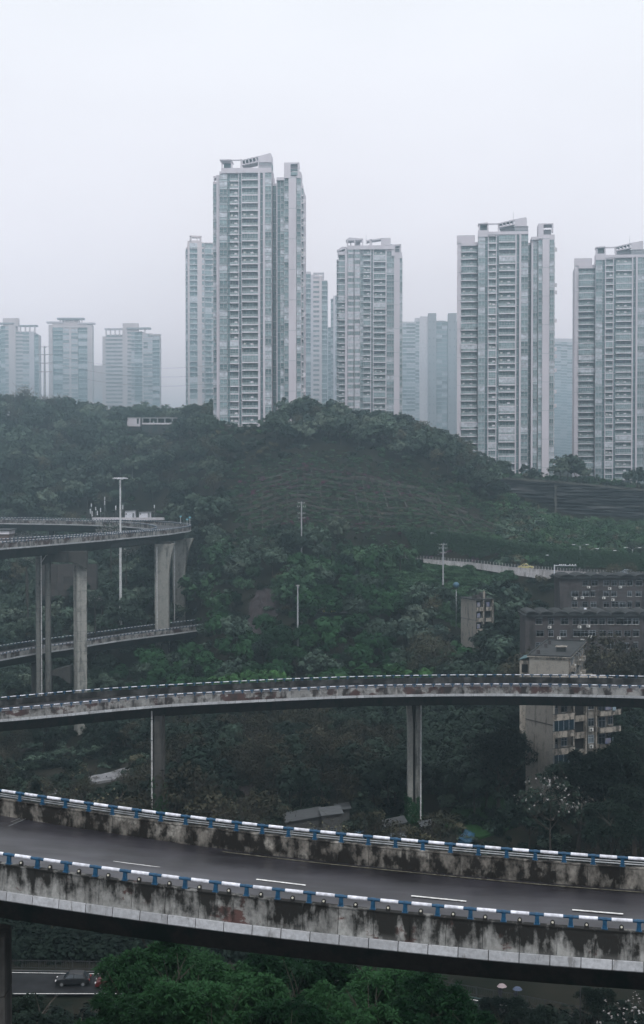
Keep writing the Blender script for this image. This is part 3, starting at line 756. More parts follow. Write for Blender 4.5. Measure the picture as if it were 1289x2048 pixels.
def tower(name, label, d, yaw, uc, sh, vbase, cols, roofs=(), depth=17.0, wallm=None, group=None, joints=True, cat='tower block'):
    wallm = wallm or M_TW
    if d > 780: d *= 1.7; sh *= 1.7       # the hazy ones stand well behind the ridge
    k = d / F; X = lambda u: (u - uc) * k / math.cos(yaw)
    zb = ZV(vbase, d)
    root = thing(name, label, cat, (XU(uc, d), d, zb), yaw, group)
    Z = lambda v: ZV(v, d) - zb
    core = MB(); wall = MB(); lines = MB()
    for c in cols:
        kind, u0, u1, vt = c[:4]; sb = c[4] if len(c) > 4 else 0.0; wm = c[5] if len(c) > 5 else wallm
        x0, x1, zt = X(u0), X(u1), Z(vt); w = x1 - x0
        if kind == 'wall':
            wall.box(x0, x1, sb - 0.10, sb + 2.0, -9, zt + 0.4, wm)
            core.box(x0 + .02, x1 - .02, sb + 1.9, sb + depth, -60 if d > 780 else -9, zt, wm)
            if joints and w > 1.6:
                n = int(zt / sh)
                for i in range(0, n, 4): z = zt - i * sh; lines.box(x0, x1, sb - 0.13, sb, z - 0.12, z, M_TWD)
            continue
        dd = {'win': 0.88, 'bay': 0.88, 'strip': 0.3, 'recess': 0.3}.get(kind, 1.38)
        core.box(x0, x1, sb + dd, sb + depth, -60 if d > 780 else -9, zt, wm)
        core.box(x0, x1, sb - .05, sb + dd, zt, zt + 0.9, wm)
        n = int(round(zt / sh)) + 1
        for i in range(1, n + 1):
            z = zt - i * sh
            if kind == 'win': link('window', win_mod(w, sh, wm), root, (x0, sb, z))
            elif kind == 'nwin': link('window', win_mod(w, sh, wm, M_TGD, 0.45), root, (x0, sb, z))
            elif kind == 'bay': link('bay_window', bay_mod(w, sh, wm), root, (x0, sb, z))
            elif kind in ('strip', 'recess'): link('glazed_panel', strip_mod(w, sh), root, (x0, sb, z))
            else:
                v = R.choices([0, 1, 2, 3, 4, 5], [.26, .14, .18, .22, .08, .12])[0]
                link('balcony', balc_mod(w, sh, v, kind == 'cbalc'), root, (x0, sb, z))
    if lines.v: lines.build('wall_joint', root)
    core.build('core', root); wall.build('wall', root) if wall.v else None
    for r_ in roofs:
        nm = r_[0]; b = MB()
        for it in r_[1:]:
            if it[0] == 'box': _, u0, u1, v0, v1, y0, y1 = it[:7]; b.box(X(u0), X(u1), y0, y1, Z(v1), Z(v0), it[7] if len(it) > 7 else wallm)
            elif it[0] == 'poly': b.prism([(X(u), Z(v)) for u, v in it[1]], it[2], it[3], it[4] if len(it) > 4 else wallm)
            elif it[0] == 'tube': b.tube([(X(u), it[3], Z(v)) for u, v in it[1]], it[2], M_TWG, 6)
        b.build(nm, root)
    return root

G_T = 'tall apartment towers along the ridge'
# tower 1: the tallest, left of the middle
tower('apartment_tower', 'tallest apartment tower with a slanted roof frame, rising from the middle of the ridge', 568, -0.05, 484, 3.02, 852, [
    ('win', 424, 433, 362, 5.0), ('wall', 433, 440, 350, 1.6), ('win', 440, 455.5, 347, 0), ('strip', 455.5, 461, 347, 0.4), ('balc', 461, 478, 347, 0), ('wall', 478, 479, 347, -0.1),
    ('strip', 479, 484, 347, 0.3), ('wall', 484, 485, 347, -0.1), ('balc', 485, 517, 345, 0), ('wall', 517, 521.5, 341, -0.3), ('strip', 521.5, 527, 342, 0.3), ('wall', 527, 531, 341, -0.3),
    ('win', 531, 544, 342, 0), ('recess', 544, 549, 366, 6.0), ('recess', 549, 554, 366, 6.0), ('wall', 553.5, 555, 360, 1.2), ('strip', 555, 561, 360, 1.5), ('win', 561, 568.5, 360, 1.5),
    ('win', 569, 578, 356, 0.6), ('wall', 578, 593, 356, 0.2), ('win', 593.5, 602, 356, 0.6), ('balc', 602, 605.5, 372, 5.5)],
    [('roof_frame', ('poly', [(484, 320), (518, 312), (518, 314), (484, 322)], 0, 7), ('poly', [(485, 329), (518, 322), (518, 324), (485, 331)], 0, 7), *[('poly', [(u, 320 - (u - 484) * .23), (u + 2, 319.6 - (u - 484) * .23), (u + 4, 329 - (u - 484) * .21), (u + 2, 329.4 - (u - 484) * .21)], 0, 7) for u in (484, 490, 497, 504, 511)], ('box', 482, 485, 318, 338, 0, 1.0), ('box', 517, 519, 313, 338, 0, 1.0)),
     ('roof_wall', ('poly', [(518, 312.5), (541, 306.5), (541, 325), (518, 325)], 0, 1.2), ('poly', [(541, 306.5), (543.5, 308), (543.5, 325), (541, 325)], 0, 9)),
     ('roof_louvre', ('box', 518, 544, 325, 337, 0.6, 8, M_TWD), *[('box', 518, 544, v, v + 1.0, 0.3, 0.6) for v in (325, 327.5, 330, 332.5, 335)]),
     ('parapet', ('box', 444, 544, 336, 346, -0.3, 12)),
     ('roof_pavilion', ('poly', [(441, 318.5), (464, 318.5), (465.5, 321), (441, 320.8)], -0.5, 7), ('box', 444, 446, 320, 336, 0, 1), ('box', 463, 465.5, 320, 336, 0, 1), ('box', 446, 463, 320, 333, 5, 6.5, M_TGD), ('box', 464, 483, 319, 320.5, 0, 1)),
     ('side_canopy', ('poly', [(424, 347), (434, 346), (434, 348), (426, 352)], 4.6, 9), ('box', 425.5, 427, 350, 362, 5, 6)),
     ('wing_parapet', ('box', 554, 570, 355, 361, 0.3, 9)),
     ('lift_housing', ('box', 569, 582, 326, 357, 0, 9), ('box', 582, 598, 326, 329, 0, 9), ('box', 596, 599, 326, 357, 0, 3), ('box', 582, 597, 332, 335, 2, 3), ('box', 582, 597, 337, 341, 2, 3, M_TWD), ('box', 582, 597, 344, 350, 1, 9, M_TWD), ('box', 598, 602.5, 344, 357, 0.5, 9))],
    18, group=G_T)
# tower 2: middle, further back
tower('apartment_tower', 'hazy mid-height tower with round bay windows and rooftop pergolas, alone between the two nearest towers', 724, -0.06, 738, 3.0, 832, [
    ('balc', 672, 677, 517, 8), ('balc', 677, 690, 508, 3), ('wall', 690, 695, 496, 1, M_TW), ('bay', 695.5, 708, 496, 0.2), ('bay', 709, 720.5, 496, 0.2), ('win', 720.5, 727, 498, 1.5), ('balc', 727, 741, 498, 0.3),
    ('wall', 741, 742.5, 498, 0), ('strip', 742.5, 746, 498, 0.4), ('wall', 746, 747.5, 498, 0), ('balc', 747.5, 771, 500, 0.3), ('wall', 771, 773, 500, 0), ('win', 773, 788, 502, 0.6), ('wall', 788, 799, 515, 0.4), ('win', 799, 804.5, 515, 1.0)],
    [('parapet', ('box', 695, 788, 491, 499, -0.4, 12), ('box', 788, 804, 505, 517, 0.2, 12), ('box', 677, 690, 501, 508, 2.6, 14)),
     ('roof_pergola', ('poly', [(692, 479), (699, 474.5), (726, 477), (726, 479.5), (692, 481)], 0, 8), ('box', 694, 696.5, 480, 492, 0, 1), ('box', 700, 702, 478, 492, 5, 6), ('box', 709, 711, 479, 492, 0, 1), ('box', 724, 726.5, 477, 492, 0, 1), ('box', 710, 720, 480, 488, 6, 7)),
     ('roof_pergola', ('poly', [(733, 480), (766, 476), (766, 478.5), (733, 483)], 0, 6), ('box', 739, 744, 478, 492, 0, 4), ('box', 762, 766, 477, 493, 0, 1.2), ('box', 733, 735, 480, 486, 2, 3)),
     ('roof_wall', ('box', 766, 781, 476, 490, 0, 5), ('box', 766, 785, 488, 497, 1, 9, M_TWD)),
     ('side_canopy', ('poly', [(673, 498), (684, 491), (693, 491), (693, 494), (675, 500)], 3, 10), ('box', 675, 677.5, 498, 512, 4, 5), ('box', 682, 683.5, 494, 503, 4, 5)),
     ('lift_housing', ('box', 783, 790, 489, 512, 0, 8), ('box', 790, 802, 489, 492, 0, 8), ('box', 799.5, 802, 489, 504, 0, 2), ('box', 790, 799, 495, 505, 4, 8, M_TWG)),
     ('antenna', ('tube', [(732, 486), (732, 468)], 0.09, 3))],
    17, group=G_T)
# towers 3 and 4: near twins on the right
def twin(label, d, yaw, o, s, dv, vbase, sh):
    """columns and roof of the twin towers; o + s*u maps the design pixel, dv shifts the rows"""
    U = lambda u: o + s * (u - 1012); V = lambda v: 960 + s * (v - 960) + dv
    C = lambda *a: (a[0], U(a[1]), U(a[2]), V(a[3]), *a[4:])
    return tower('apartment_tower', label, d, yaw, U(1012), sh, vbase, [
        C('wall', 915, 923, 483, 4.0), C('cbalc', 923, 956, 487, 3.2), C('win', 956.5, 970, 472, 0), C('strip', 970, 975.5, 472, .4), C('wall', 975.5, 977, 472, -.1), C('balc', 977, 991.5, 472, 0), C('wall', 991.5, 993, 472, -.1),
        C('strip', 993, 997.5, 472, .3), C('balc', 997.5, 1029.5, 470, 0), C('wall', 1029.5, 1032, 467, -.3), C('strip', 1032, 1037.5, 468, .3), C('wall', 1037.5, 1041, 467, -.3), C('win', 1041, 1055, 468, 0),
        C('recess', 1055, 1061.5, 486, 6), C('wall', 1061.5, 1065, 476, 1.2), C('win', 1065, 1074, 482, 1.6), C('win', 1075, 1083, 480, .6), C('wall', 1083, 1096.5, 478, .2), C('win', 1097, 1107, 480, .6), C('balc', 1107, 1109.5, 486, 6)],
        [('parapet', ('box', U(975), U(1055), V(463), V(469), -.3, 12), ('box', U(923), U(956), V(481), V(488), 3, 14)),
         ('wing_wall', ('box', U(914), U(950), V(466), V(484), 3.9, 5.2)), ('roof_wall', ('poly', [(U(1028), V(438.5)), (U(1050), V(435)), (U(1050), V(453)), (U(1028), V(453))], 0, 1.2), ('poly', [(U(1050), V(435)), (U(1052), V(437)), (U(1052), V(453)), (U(1050), V(453))], 0, 9)),
         ('roof_pavilion', ('poly', [(U(956), V(446)), (U(975), V(444.5)), (U(976), V(447)), (U(956), V(448))], -.4, 6), ('box', U(957.5), U(960), V(446), V(472), 0, 5), ('box', U(974), U(976.5), V(446), V(472), 0, 5), ('box', U(960), U(974), V(447), V(462), 4, 6, M_TGD), ('box', U(956), U(977), V(460), V(473), -.2, 8), ('box', U(976), U(996), V(446), V(448.5), 0, 1)),
         ('roof_frame', ('poly', [(U(996), V(446)), (U(1028), V(438.5)), (U(1028), V(441)), (U(996), V(448))], 0, 6), ('poly', [(U(996), V(453)), (U(1028), V(447.5)), (U(1028), V(449.5)), (U(996), V(455))], 0, 6),
          *[('poly', [(U(u), V(446 - (u - 996) * .23)), (U(u + 1.7), V(445.6 - (u - 996) * .23)), (U(u + 2.5), V(453.5 - (u - 996) * .17)), (U(u + .8), V(453.8 - (u - 996) * .17))], 0, 6) for u in (996, 1003, 1010, 1017, 1024)],
          ('box', U(995), U(998), V(447), V(463), 0, 1), ('poly', [(U(1000), V(455)), (U(1028), V(451)), (U(1028), V(464)), (U(1004), V(464))], 3, 8, M_TWG)),
         ('roof_louvre', ('box', U(1028), U(1055), V(452), V(463), .6, 8, M_TWD), *[('box', U(1028), U(1055), V(v), V(v + .9), .3, .6) for v in (452, 454.5, 457, 459.5)]),
         ('wing_parapet', ('box', U(1061), U(1075), V(474), V(480), .3, 9)),
         ('lift_housing', ('box', U(1074.5), U(1085), V(448), V(478), 0, 9), ('box', U(1085), U(1104), V(448), V(450), 0, 9), ('box', U(1101.5), U(1104), V(448), V(465), 0, 3), ('box', U(1085), U(1101), V(453), V(455), 2, 3), ('box', U(1085), U(1101), V(457), V(468), 4, 9, M_TWG), ('box', U(1085), U(1107), V(470), V(479), .5, 9)),
         ('antenna', ('tube', [(U(1026), V(442)), (U(1026), V(422))], 0.08, 3))], 18, group=G_T)
twin('broad tower with a curved-balcony left wing, wholly in view above the dark rock wall', 600, -0.09, 1012, 1.0, 0, 955, 3.0)
twin('twin of the curved-balcony tower, standing further right and cut off by the edge', 660, -0.12, 1245, 0.965, 29, 968, 2.93)
# tower 5: slim one half hidden behind tower 1
tower('apartment_tower', 'slim pinkish tower half hidden on the left behind the tallest tower', 800, 0.12, 400, 3.02, 800, [
    ('balc', 373.5, 377, 497, 4), ('wall', 377, 381, 483, .6, M_TWP), ('balc', 381, 396, 486, 0, M_TWP), ('wall', 396, 405, 484, -.1, M_TWP), ('win', 405, 409.5, 486, .5), ('wall', 409.5, 411.5, 486, .3, M_TWG), ('balc', 411.5, 424, 486, 1.0), ('win', 424, 440, 486, 2)],
    [('roof_frame', ('box', 381, 404.5, 471.5, 475, 0, 6), ('box', 381, 385, 471.5, 486, 0, 6), ('box', 401, 404.5, 471.5, 486, 0, 6), ('box', 395, 396.5, 474, 482, 0, 1), ('box', 381, 404, 481, 487, 0, 8)), ('side_canopy', ('box', 375, 380, 493, 498, 3.5, 8))],
    16, M_TWP, group=G_T)
# tower 6 and its sliver behind
tower('apartment_tower', 'pale hazy tower squeezed between the tallest tower and the one with pergolas', 905, -0.05, 632, 3.1, 815, [
    ('win', 600, 609, 548, 2), ('balc', 609, 622, 548, 0, M_TW), ('wall', 622, 627, 550, -.1), ('nwin', 627, 633, 552, .2, M_TWP), ('nwin', 633, 639, 552, .2, M_TWP), ('wall', 639, 644, 552, 0, M_TWP), ('balc', 644, 655, 562, 1.0)],
    [('roof_frame', ('box', 627, 648, 545, 547.5, 0, 6), ('box', 627, 630, 545, 554, 0, 6), ('box', 645, 648, 545, 558, 0, 6), ('box', 637, 639, 545, 554, 0, 1)), ('parapet', ('box', 608, 622, 543, 549, 0, 8), ('box', 622, 648, 552, 555, 0, 8))],
    16, group=G_T, joints=False)
tower('apartment_tower', 'barely visible sliver of a stepped tower just left of the tower with pergolas', 980, 0, 667, 3.1, 815, [
    ('balc', 655, 662, 655, 3), ('balc', 662, 667, 598, 1), ('wall', 667, 671, 592, 0), ('win', 671, 684, 592, .5)], (), 14, group=G_T, joints=False)
# towers 7 to 9
tower('apartment_tower', 'pale tower with white window bands just right of the tower with rooftop pergolas', 1150, 0.04, 824, 3.0, 850, [
    ('win', 800, 813, 646, .4, M_SLAB), ('win', 813, 831, 646, .2, M_SLAB), ('win', 831, 839, 642, .4, M_SLAB)], [('parapet', ('box', 803, 832, 643, 647, 0, 8), ('box', 830, 840, 636, 643, 0, 8))], 14, M_SLAB, group=G_T, joints=False)
tower('apartment_tower', 'grey tower with two tall blank slabs either side of its windows, beside the curved-balcony tower', 1020, -0.04, 876, 3.0, 885, [
    ('wall', 840, 856, 633, 1.2, M_SLAB), ('wall', 856, 872.5, 627, -.4, M_TWG), ('win', 873, 884, 644, 1.2, M_TWG), ('win', 884, 895, 644, 1.2, M_TWG), ('wall', 896, 913, 627, -.4, M_TWG), ('win', 913, 925, 644, 1.2)],
    [('parapet', ('box', 873, 891, 641, 645, 1, 9)),
     *[('wall_window', ('box', u, u + 1.5, v, v + 3.2, -0.56, -0.45, M_TGD)) for u in (859, 867, 899, 908) for v in np.arange(642, 868, 16.6)]], 16, M_TWG, group=G_T, joints=False)
tower('apartment_tower', 'faint white slab block with a fine grid of windows between the two twin towers', 1500, 0.10, 1130, 3.0, 925, [
    ('win', 1108, 1121, 682, 0, M_SLAB), ('win', 1121, 1134, 683, 0, M_SLAB), ('win', 1134, 1150, 684, 0, M_SLAB)], [('parapet', ('box', 1108, 1150, 679, 684, 0, 1.0), ('box', 1108, 1150, 677, 679, 0, 6))], 14, M_SLAB, group=G_T, joints=False)
# left group beyond the hill
G_L = 'shorter pale apartment towers beyond the left hill'
tower('apartment_tower', 'pale tower cut by the left edge with a boxy lift house and a rooftop colonnade', 1130, -0.05, 35, 3.0, 800, [
    ('balc', -12, 3, 654, 1, M_TW), ('balc', 3, 12, 652, 0), ('win', 12, 19, 652, 0), ('wall', 19, 33, 650, -.3, M_TWP), ('nwin', 33, 40, 664, 1, M_TWP), ('nwin', 40, 47, 664, 1, M_TWP), ('win', 47, 60, 664, 1), ('wall', 60, 70, 664, .6, M_TW), ('balc', 70, 78, 669, 2)],
    [('lift_housing', ('box', 7, 38, 636, 652, 1, 9, M_TWP)), ('roof_slab', ('box', -12, 30, 645, 648, -1, 8, M_TWG), ('box', 40, 76, 650, 653, 0, 8, M_TWG)),
     ('roof_column', *[('box', u, u + 3, 650, 665, .5, 1.5) for u in (41, 51, 60, 70)])], 16, M_TWP, group=G_L, joints=False)
tower('apartment_tower', 'pale symmetrical tower with a flat overhanging roof, behind the pylon', 1137, 0.02, 142, 3.0, 800, [
    ('wall', 99, 107, 650, .4), ('balc', 108, 127, 654, 0), ('win', 127.5, 140, 650, .6), ('wall', 140, 144, 648, 0), ('win', 144, 157, 650, .6), ('balc', 158, 176, 654, 0), ('wall', 176, 186, 650, .4)],
    [('parapet', ('box', 107, 177, 646, 655, -.2, 9)), ('roof_slab', ('box', 95, 127, 643, 646, -1, 9, M_TW), ('box', 157, 191, 645, 648, -1, 9, M_TW), ('box', 116, 170, 635.5, 639, -1, 8, M_TWG)),
     ('roof_column', *[('box', u, u + 2.4, 638, 648, .5, 1.5) for u in (121, 130, 139, 148, 157, 164)]), ('roof_room', ('box', 126, 160, 640, 648, 2, 8))], 15, M_TWP, group=G_L, joints=False)
tower('apartment_tower', 'small plain pinkish block peeking between the two left towers', 1500, 0, 196, 3.0, 790, [('wall', 184, 208, 733, 0, M_TWP)], [('parapet', ('box', 184, 206, 731, 734, 0, 6, M_TWP))], 12, M_TWP, group=G_L)
tower('apartment_tower', 'pale tower with a stepped roof and open corner balconies, rightmost of the left group', 1100, -0.04, 264, 3.0, 805, [
    ('wall', 205.5, 212, 673, 1.2, M_TWP), ('nwin', 212, 224, 670, 1, M_TWP), ('nwin', 224, 236, 670, 1, M_TWP), ('nwin', 236, 246, 670, 1, M_TWP), ('wall', 246, 256, 662, 0, M_TWP), ('nwin', 256, 264, 664, 0, M_TWP), ('win', 264, 270, 664, 0), ('balc', 270, 286, 664, 0), ('wall', 286, 288, 664, 0),
    ('win', 288, 297, 668, .7), ('win', 297, 306, 668, .7), ('balc', 306, 320, 672, 1)],
    [('lift_housing', ('box', 246, 277, 646, 663, 2, 9, M_TWP)), ('roof_slab', ('box', 210, 245, 656, 659, 0, 9, M_TW), ('box', 254, 302, 655, 658, -1, 9, M_TWG), ('box', 300, 322, 668, 671, 0, 9)),
     ('roof_column', *[('box', u, u + 2.4, 658, 672, .5, 1.5) for u in (212, 221, 230, 239, 290)])], 16, M_TWP, group=G_L, joints=False)

# ------------------------------------------------------------------ old brick blocks on the slope
M_CREAM = stained('cream_brick', (0.37, 0.345, 0.31), (0.10, 0.09, 0.075), None, 0.5, 6, (1.5, 1.5, 0.2), 0.25)
M_CREAMT = stained('cream_trim', (0.42, 0.38, 0.33), (0.06, 0.055, 0.05), None, 0.8, 5, (1.5, 1.5, 0.3), 0.7)
M_BRK = stained('dark_brick', (0.085, 0.076, 0.078), (0.03, 0.03, 0.03), None, 0.4, 7, (1.5, 1.5, 0.3), 0.45)
M_ROOFT = stained('tarred_roof', (0.055, 0.058, 0.06), (0.025, 0.03, 0.03), None, 0.3, 3, (1, 1, 1), 0.5)
M_OG = glassmat('old_window_glass', (0.018, 0.024, 0.03), (0.04, 0.055, 0.07), (0.16, 0.19, 0.21), 0.2, 0.4, 0.2)
M_DARKOPEN = mat('dark_room', (0.012, 0.013, 0.014), 0.9)
M_OF = mat('old_window_frame', (0.22, 0.25, 0.28), 0.6, 0.2, rnd=0.5)
M_BLUEG = mat('blue_glazing', (0.012, 0.03, 0.045), 0.25, 0.3, 1.0, spec=0.7)
M_AWN = mat('grey_awning', (0.05, 0.054, 0.057), 0.6, 0.3, 1, rnd=0.4)
def owin(w, h):
    def f():
        b = MB(); b.box(0, w, 0.0, 0.05, 0, h, M_OG)
        for x in (0, w / 2 - .03, w - .07): b.box(x, x + .07, -.06, 0, 0, h, M_OF)
        for z in (0, h * .66, h - .07): b.box(0, w, -.065, 0, z, z + .07, M_OF)
        b.box(-.08, w + .08, -.16, 0, -.1, 0, M_CREAMT)
        return b.mesh('window')
    return shared(('ow', w, h), f)
def acm():
    def f():
        b = MB(); b.box(0, .8, -.42, -.08, 0, .56, M_AC); b.prism([(.27 + .2 * math.cos(k * .785), .28 + .2 * math.sin(k * .785)) for k in range(8)], -.44, -.42, M_BLACK); b.box(.02, .06, -.44, 0, -.06, 0, M_GALV); b.box(.74, .78, -.44, 0, -.06, 0, M_GALV)
        return b.mesh('ac_unit')
    return shared('ac', f)
def awning(w):
    def f():
        b = MB(); b.add([(0, 0, .35), (w, 0, .35), (w, -.7, 0), (0, -.7, 0), (0, 0, .30), (w, 0, .30), (w, -.7, -.05), (0, -.7, -.05)], [(0, 1, 2, 3), (7, 6, 5, 4), (3, 2, 6, 7), (0, 3, 7, 4), (1, 5, 6, 2)], M_AWN)
        return b.mesh('awning')
    return shared(('awn', w), f)
# two long dark brick blocks with little vaulted roofs
def vaulted(label, d, u0, u1, vroof, sh, nst, vw, uw, yaw=0.0):
    z0 = ZV(vroof, d); x0, x1 = XU(u0, d), XU(u1, d); L = x1 - x0; hgt = nst * sh + 4
    root = thing('brick_block', label, 'apartment block', (x0, d, z0 - hgt), yaw)
    b = MB(); b.box(0, L, 0, 9, 0, hgt, M_BRK); b.build('wall', root)
    b = MB(); b.box(-.5, L + .5, -.8, 9.8, hgt, hgt + .28, M_ROOFT); b.build('roof_slab', root)
    n = int(L / vw)
    for i in range(n + 1):
        b = MB(); pts = [(vw * .5 - vw * .5 * math.cos(math.pi * k / 8), .12 + .75 * math.sin(math.pi * k / 8)) for k in range(9)]
        inn = [(vw * .5 - vw * .42 * math.cos(math.pi * k / 8), .05 + .58 * math.sin(math.pi * k / 8)) for k in range(9)]
        b.prism(pts + inn[::-1], -.7, 9.6, M_ROOFT); b.prism([(0.2, .02)] + inn[1:-1] + [(vw - .2, .02)], -.35, 9.2, M_AWN if R.random() < .25 else M_DARKOPEN)
        link('roof_vault', b.mesh('roof_vault'), root, (i * vw, 0, hgt + .28))
    for k in range(nst):
        zz = hgt - (k + 1) * sh + .85
        for u in uw:
            x = XU(u, d) - x0 + R.uniform(-.15, .15); w = R.choice([1.2, 1.5, 1.5, 1.8])
            if R.random() < 0.93:
                link('window', owin(w, 1.45), root, (x, 0, zz))
                q = R.random()
                if q < .24: link('ac_unit', acm(), root, (x + R.uniform(-1.1, 1.3), -.02, zz - R.uniform(.2, 1.1)))
                if .2 < q < .5: link('awning', awning(w), root, (x, -.05, zz + 1.4))
    return root
vaulted('upper dark brick apartment block with a scalloped vaulted roof, right beside the hillside road', 372, 1121, 1345, 1157, 2.8, 5, 3.9, [1144, 1166, 1183, 1209, 1224, 1240, 1256, 1273, 1300, 1322])
vaulted('lower dark brick apartment block with a scalloped vaulted roof, mostly behind bare trees', 326, 1052, 1330, 1232, 2.8, 6, 3.25, [1073, 1098, 1122, 1148, 1164, 1181, 1200, 1216, 1233, 1250, 1268, 1300])

def cream_window_rows(root, xs, hgt, sh, n, face, wch=(1.2, 1.5), p_ac=.4):
    for k in range(n):
        zz = hgt - (k + 1) * sh + .9
        for x in xs:
            w = R.choice(wch)
            loc = (x, 0, zz) if face == 'f' else (0, x, zz); rot = (0, 0, 0) if face == 'f' else (0, 0, math.pi / 2)
            link('window', owin(w, 1.45), root, loc, rot)
            if R.random() < p_ac: link('ac_unit', acm(), root, (loc[0], loc[1] + .0, zz - .9), rot)
            if R.random() < .35: link('awning', awning(w), root, (loc[0], loc[1], zz + 1.4), rot)
# upper cream block, gable towards the camera
c0 = P(1138, 1316, 273); z0 = c0.z; hg = z0 - HZ(c0.x, c0.y) + 3
root = thing('cream_block', 'cream brick block seen above the middle overpass with a flat mossy black roof', 'apartment block', (c0.x, c0.y, z0 - hg), -0.29)
b = MB(); b.box(-7.6, 0, 0, 27, 0, hg, M_CREAM); b.build('wall', root)
b = MB(); b.box(-8.0, .45, -.4, 27.4, hg, hg + .18, M_CREAMT); b.box(-7.7, .15, -.1, 27.1, hg + .18, hg + .2, M_ROOFT)
for a_ in ((-8.0, -7.75, -.4, 27.4), (.2, .45, -.4, 27.4), (-7.75, .2, -.4, -.15), (-7.75, .2, 27.15, 27.4)): b.box(*a_, hg + .18, hg + .45, M_ROOFT)
b.build('roof', root)
b = MB(); b.box(-3.4, -1.6, 8.0, 9.6, hg + .2, hg + 1.1, M_ROOFT); b.box(-3.6, -1.4, 7.8, 9.8, hg + 1.1, hg + 1.25, M_CREAMT); b.build('roof_hatch', root)
for yy in (3, 14, 20):
    b = MB(); b.box(-6.6, -6.0, yy, yy + .6, hg + .2, hg + 1.0, M_BRK); b.build('chimney', root)
b = MB(); b.box(-7.6, 0, -.04, 0, hg - 3.6, hg - 3.45, M_BRK); b.box(-7.6, 0, -.05, 0, hg - .5, hg, M_CREAMT); b.build('band', root)
for yy in np.arange(1.2, 26, 3.4): b = MB(); b.box(0, .25, yy - .7, yy - .45, 0, hg, M_CREAMT); b.build('pilaster', root)
cream_window_rows(root, list(np.arange(1.4, 26, 1.7)), hg, 2.85, 6, 's', (1.2,), .3)
for k in range(5):
    for yy in (2.4, 12.6, 19.4):
        b = MB(); b.box(0.02, .95, yy, yy + 2.6, hg - 2.85 * (k + 1) - .1, hg - 2.85 * (k + 1) + .75, M_CREAMT); b.build('balcony', root)
b = MB(); b.add([(-10, 2, hg - .9), (-7.6, 2, hg - .2), (-7.6, 9, hg - .2), (-10, 9, hg - .9), (-10, 2, hg - 1.0), (-7.6, 2, hg - .3), (-7.6, 9, hg - .3), (-10, 9, hg - 1.0)], [(0, 1, 2, 3), (7, 6, 5, 4), (0, 4, 5, 1), (3, 2, 6, 7), (0, 3, 7, 4)], mat('teal_awning', (0.05, 0.11, 0.12), 0.5)); b.build('lean_to_roof', root)
b = MB(); b.box(-9.8, -7.6, 2.2, 8.8, 0, hg - 1.05, M_CREAMT); b.box(-9.4, -8.2, 2.14, 2.2, hg - 3.4, hg - 1.8, M_DARKOPEN); b.build('side_bay', root)

# lower cream block with stacked balconies, below the middle overpass
c0 = P(1107, 1400, 238); z0 = -34.6; hg = z0 - HZ(c0.x, c0.y) + 3; yw = 0.50
root = thing('cream_block', 'cream brick block below the middle overpass with stacked, partly glazed-in balconies', 'apartment block', (c0.x, c0.y, z0 - hg), yw)
b = MB(); b.box(0, 14.2, 1.5, 7.6, 0, hg, M_CREAM); b.box(0, .35, 0, 1.5, 0, hg, M_CREAM); b.build('wall', root)
b = MB(); b.box(-.4, 14.6, -.2, 8.0, hg, hg + .2, M_CREAMT); b.build('roof', root)
for k in (2,): b = MB(); zz = hg - k * 2.9 - .9; b.box(-.05, 0, 0, 7.6, zz, zz + .14, M_BRK); b.build('band', root)
for k in range(6):
    zf = hg - 2.9 * (k + 1) + .05
    if zf < 1: break
    var = ['open', 'open', 'blue', 'open', 'blue', 'open'][k]
    b = MB(); b.box(0.35, 4.5, .0, 1.5, zf - .12, zf + .05, M_CREAMT); b.box(-.1, 4.6, -.1, 0.02, zf - .14, zf + .95, M_CREAMT); b.box(4.48, 4.62, 0.02, 1.5, zf - .14, zf + .95, M_CREAMT)
    b.box(-.14, 4.64, -.13, 0.02, zf + .95, zf + 1.03, M_ROOFT)
    if var == 'blue': b.box(.05, 4.45, .0, .04, zf + 1.03, zf + 2.75, M_BLUEG); [b.box(x, x + .07, -.03, .05, zf + 1.03, zf + 2.75, M_OF) for x in (.05, 1.1, 2.2, 3.3, 4.38)]
    else: b.box(.6, .68, -.04, .04, zf + 1.03, zf + 1.8, M_GALV)
    b.build('balcony', root)
    link('window', owin(1.2, 2.0), root, (.9, 1.46, zf + .3)); link('window', owin(1.3, 1.4), root, (2.8, 1.46, zf + .9))
    if k % 2 == 0: b = MB(); [b.box(.4 + i * .5, .62 + i * .5, .3, .36, zf + 1.3 + R.random() * .4, zf + 2.3, M_CLOTH) for i in range(4)]; b.build('hanging_laundry', root)
    # stair tower landing
    b = MB(); b.box(5.4, 7.6, 1.1, 1.5, zf - .9, zf + .2, M_CREAMT); b.box(5.4, 7.6, 1.42, 1.5, zf + .2, zf + 2.0, M_DARKOPEN); b.box(5.4, 7.6, 1.05, 1.15, zf + .2, zf + .28, M_ROOFT); b.build('stair_landing', root)
    # right hand bays
    link('window', owin(1.3, 1.4), root, (8.6, 1.46, zf + .9)); link('ac_unit', acm(), root, (8.7, 1.44, zf + .1)) if k != 1 else None
    b = MB(); b.box(10.1, 14.6, -.1, 0.02, zf - .14, zf + .8, M_CREAMT); b.box(10.1, 14.6, 0.02, 1.5, zf - .12, zf + .05, M_CREAMT); b.box(10.1, 10.24, .02, 1.5, zf - .14, zf + .8, M_CREAMT); b.box(10.05, 14.65, -.13, .02, zf + .8, zf + .88, M_ROOFT)
    if k in (1, 3): b.box(11, 12.2, -.3, -.12, zf + .9, zf + 1.8, M_CLOTH); b.box(12.6, 13.3, -.3, -.14, zf + .7, zf + 1.9, mat('pale_blue_cloth', (.25, .33, .38), .9))
    b.build('balcony', root)
    link('window', owin(1.5, 1.9), root, (10.9, 1.46, zf + .4)); link('window', owin(1.0, 1.4), root, (13.0, 1.46, zf + .9))
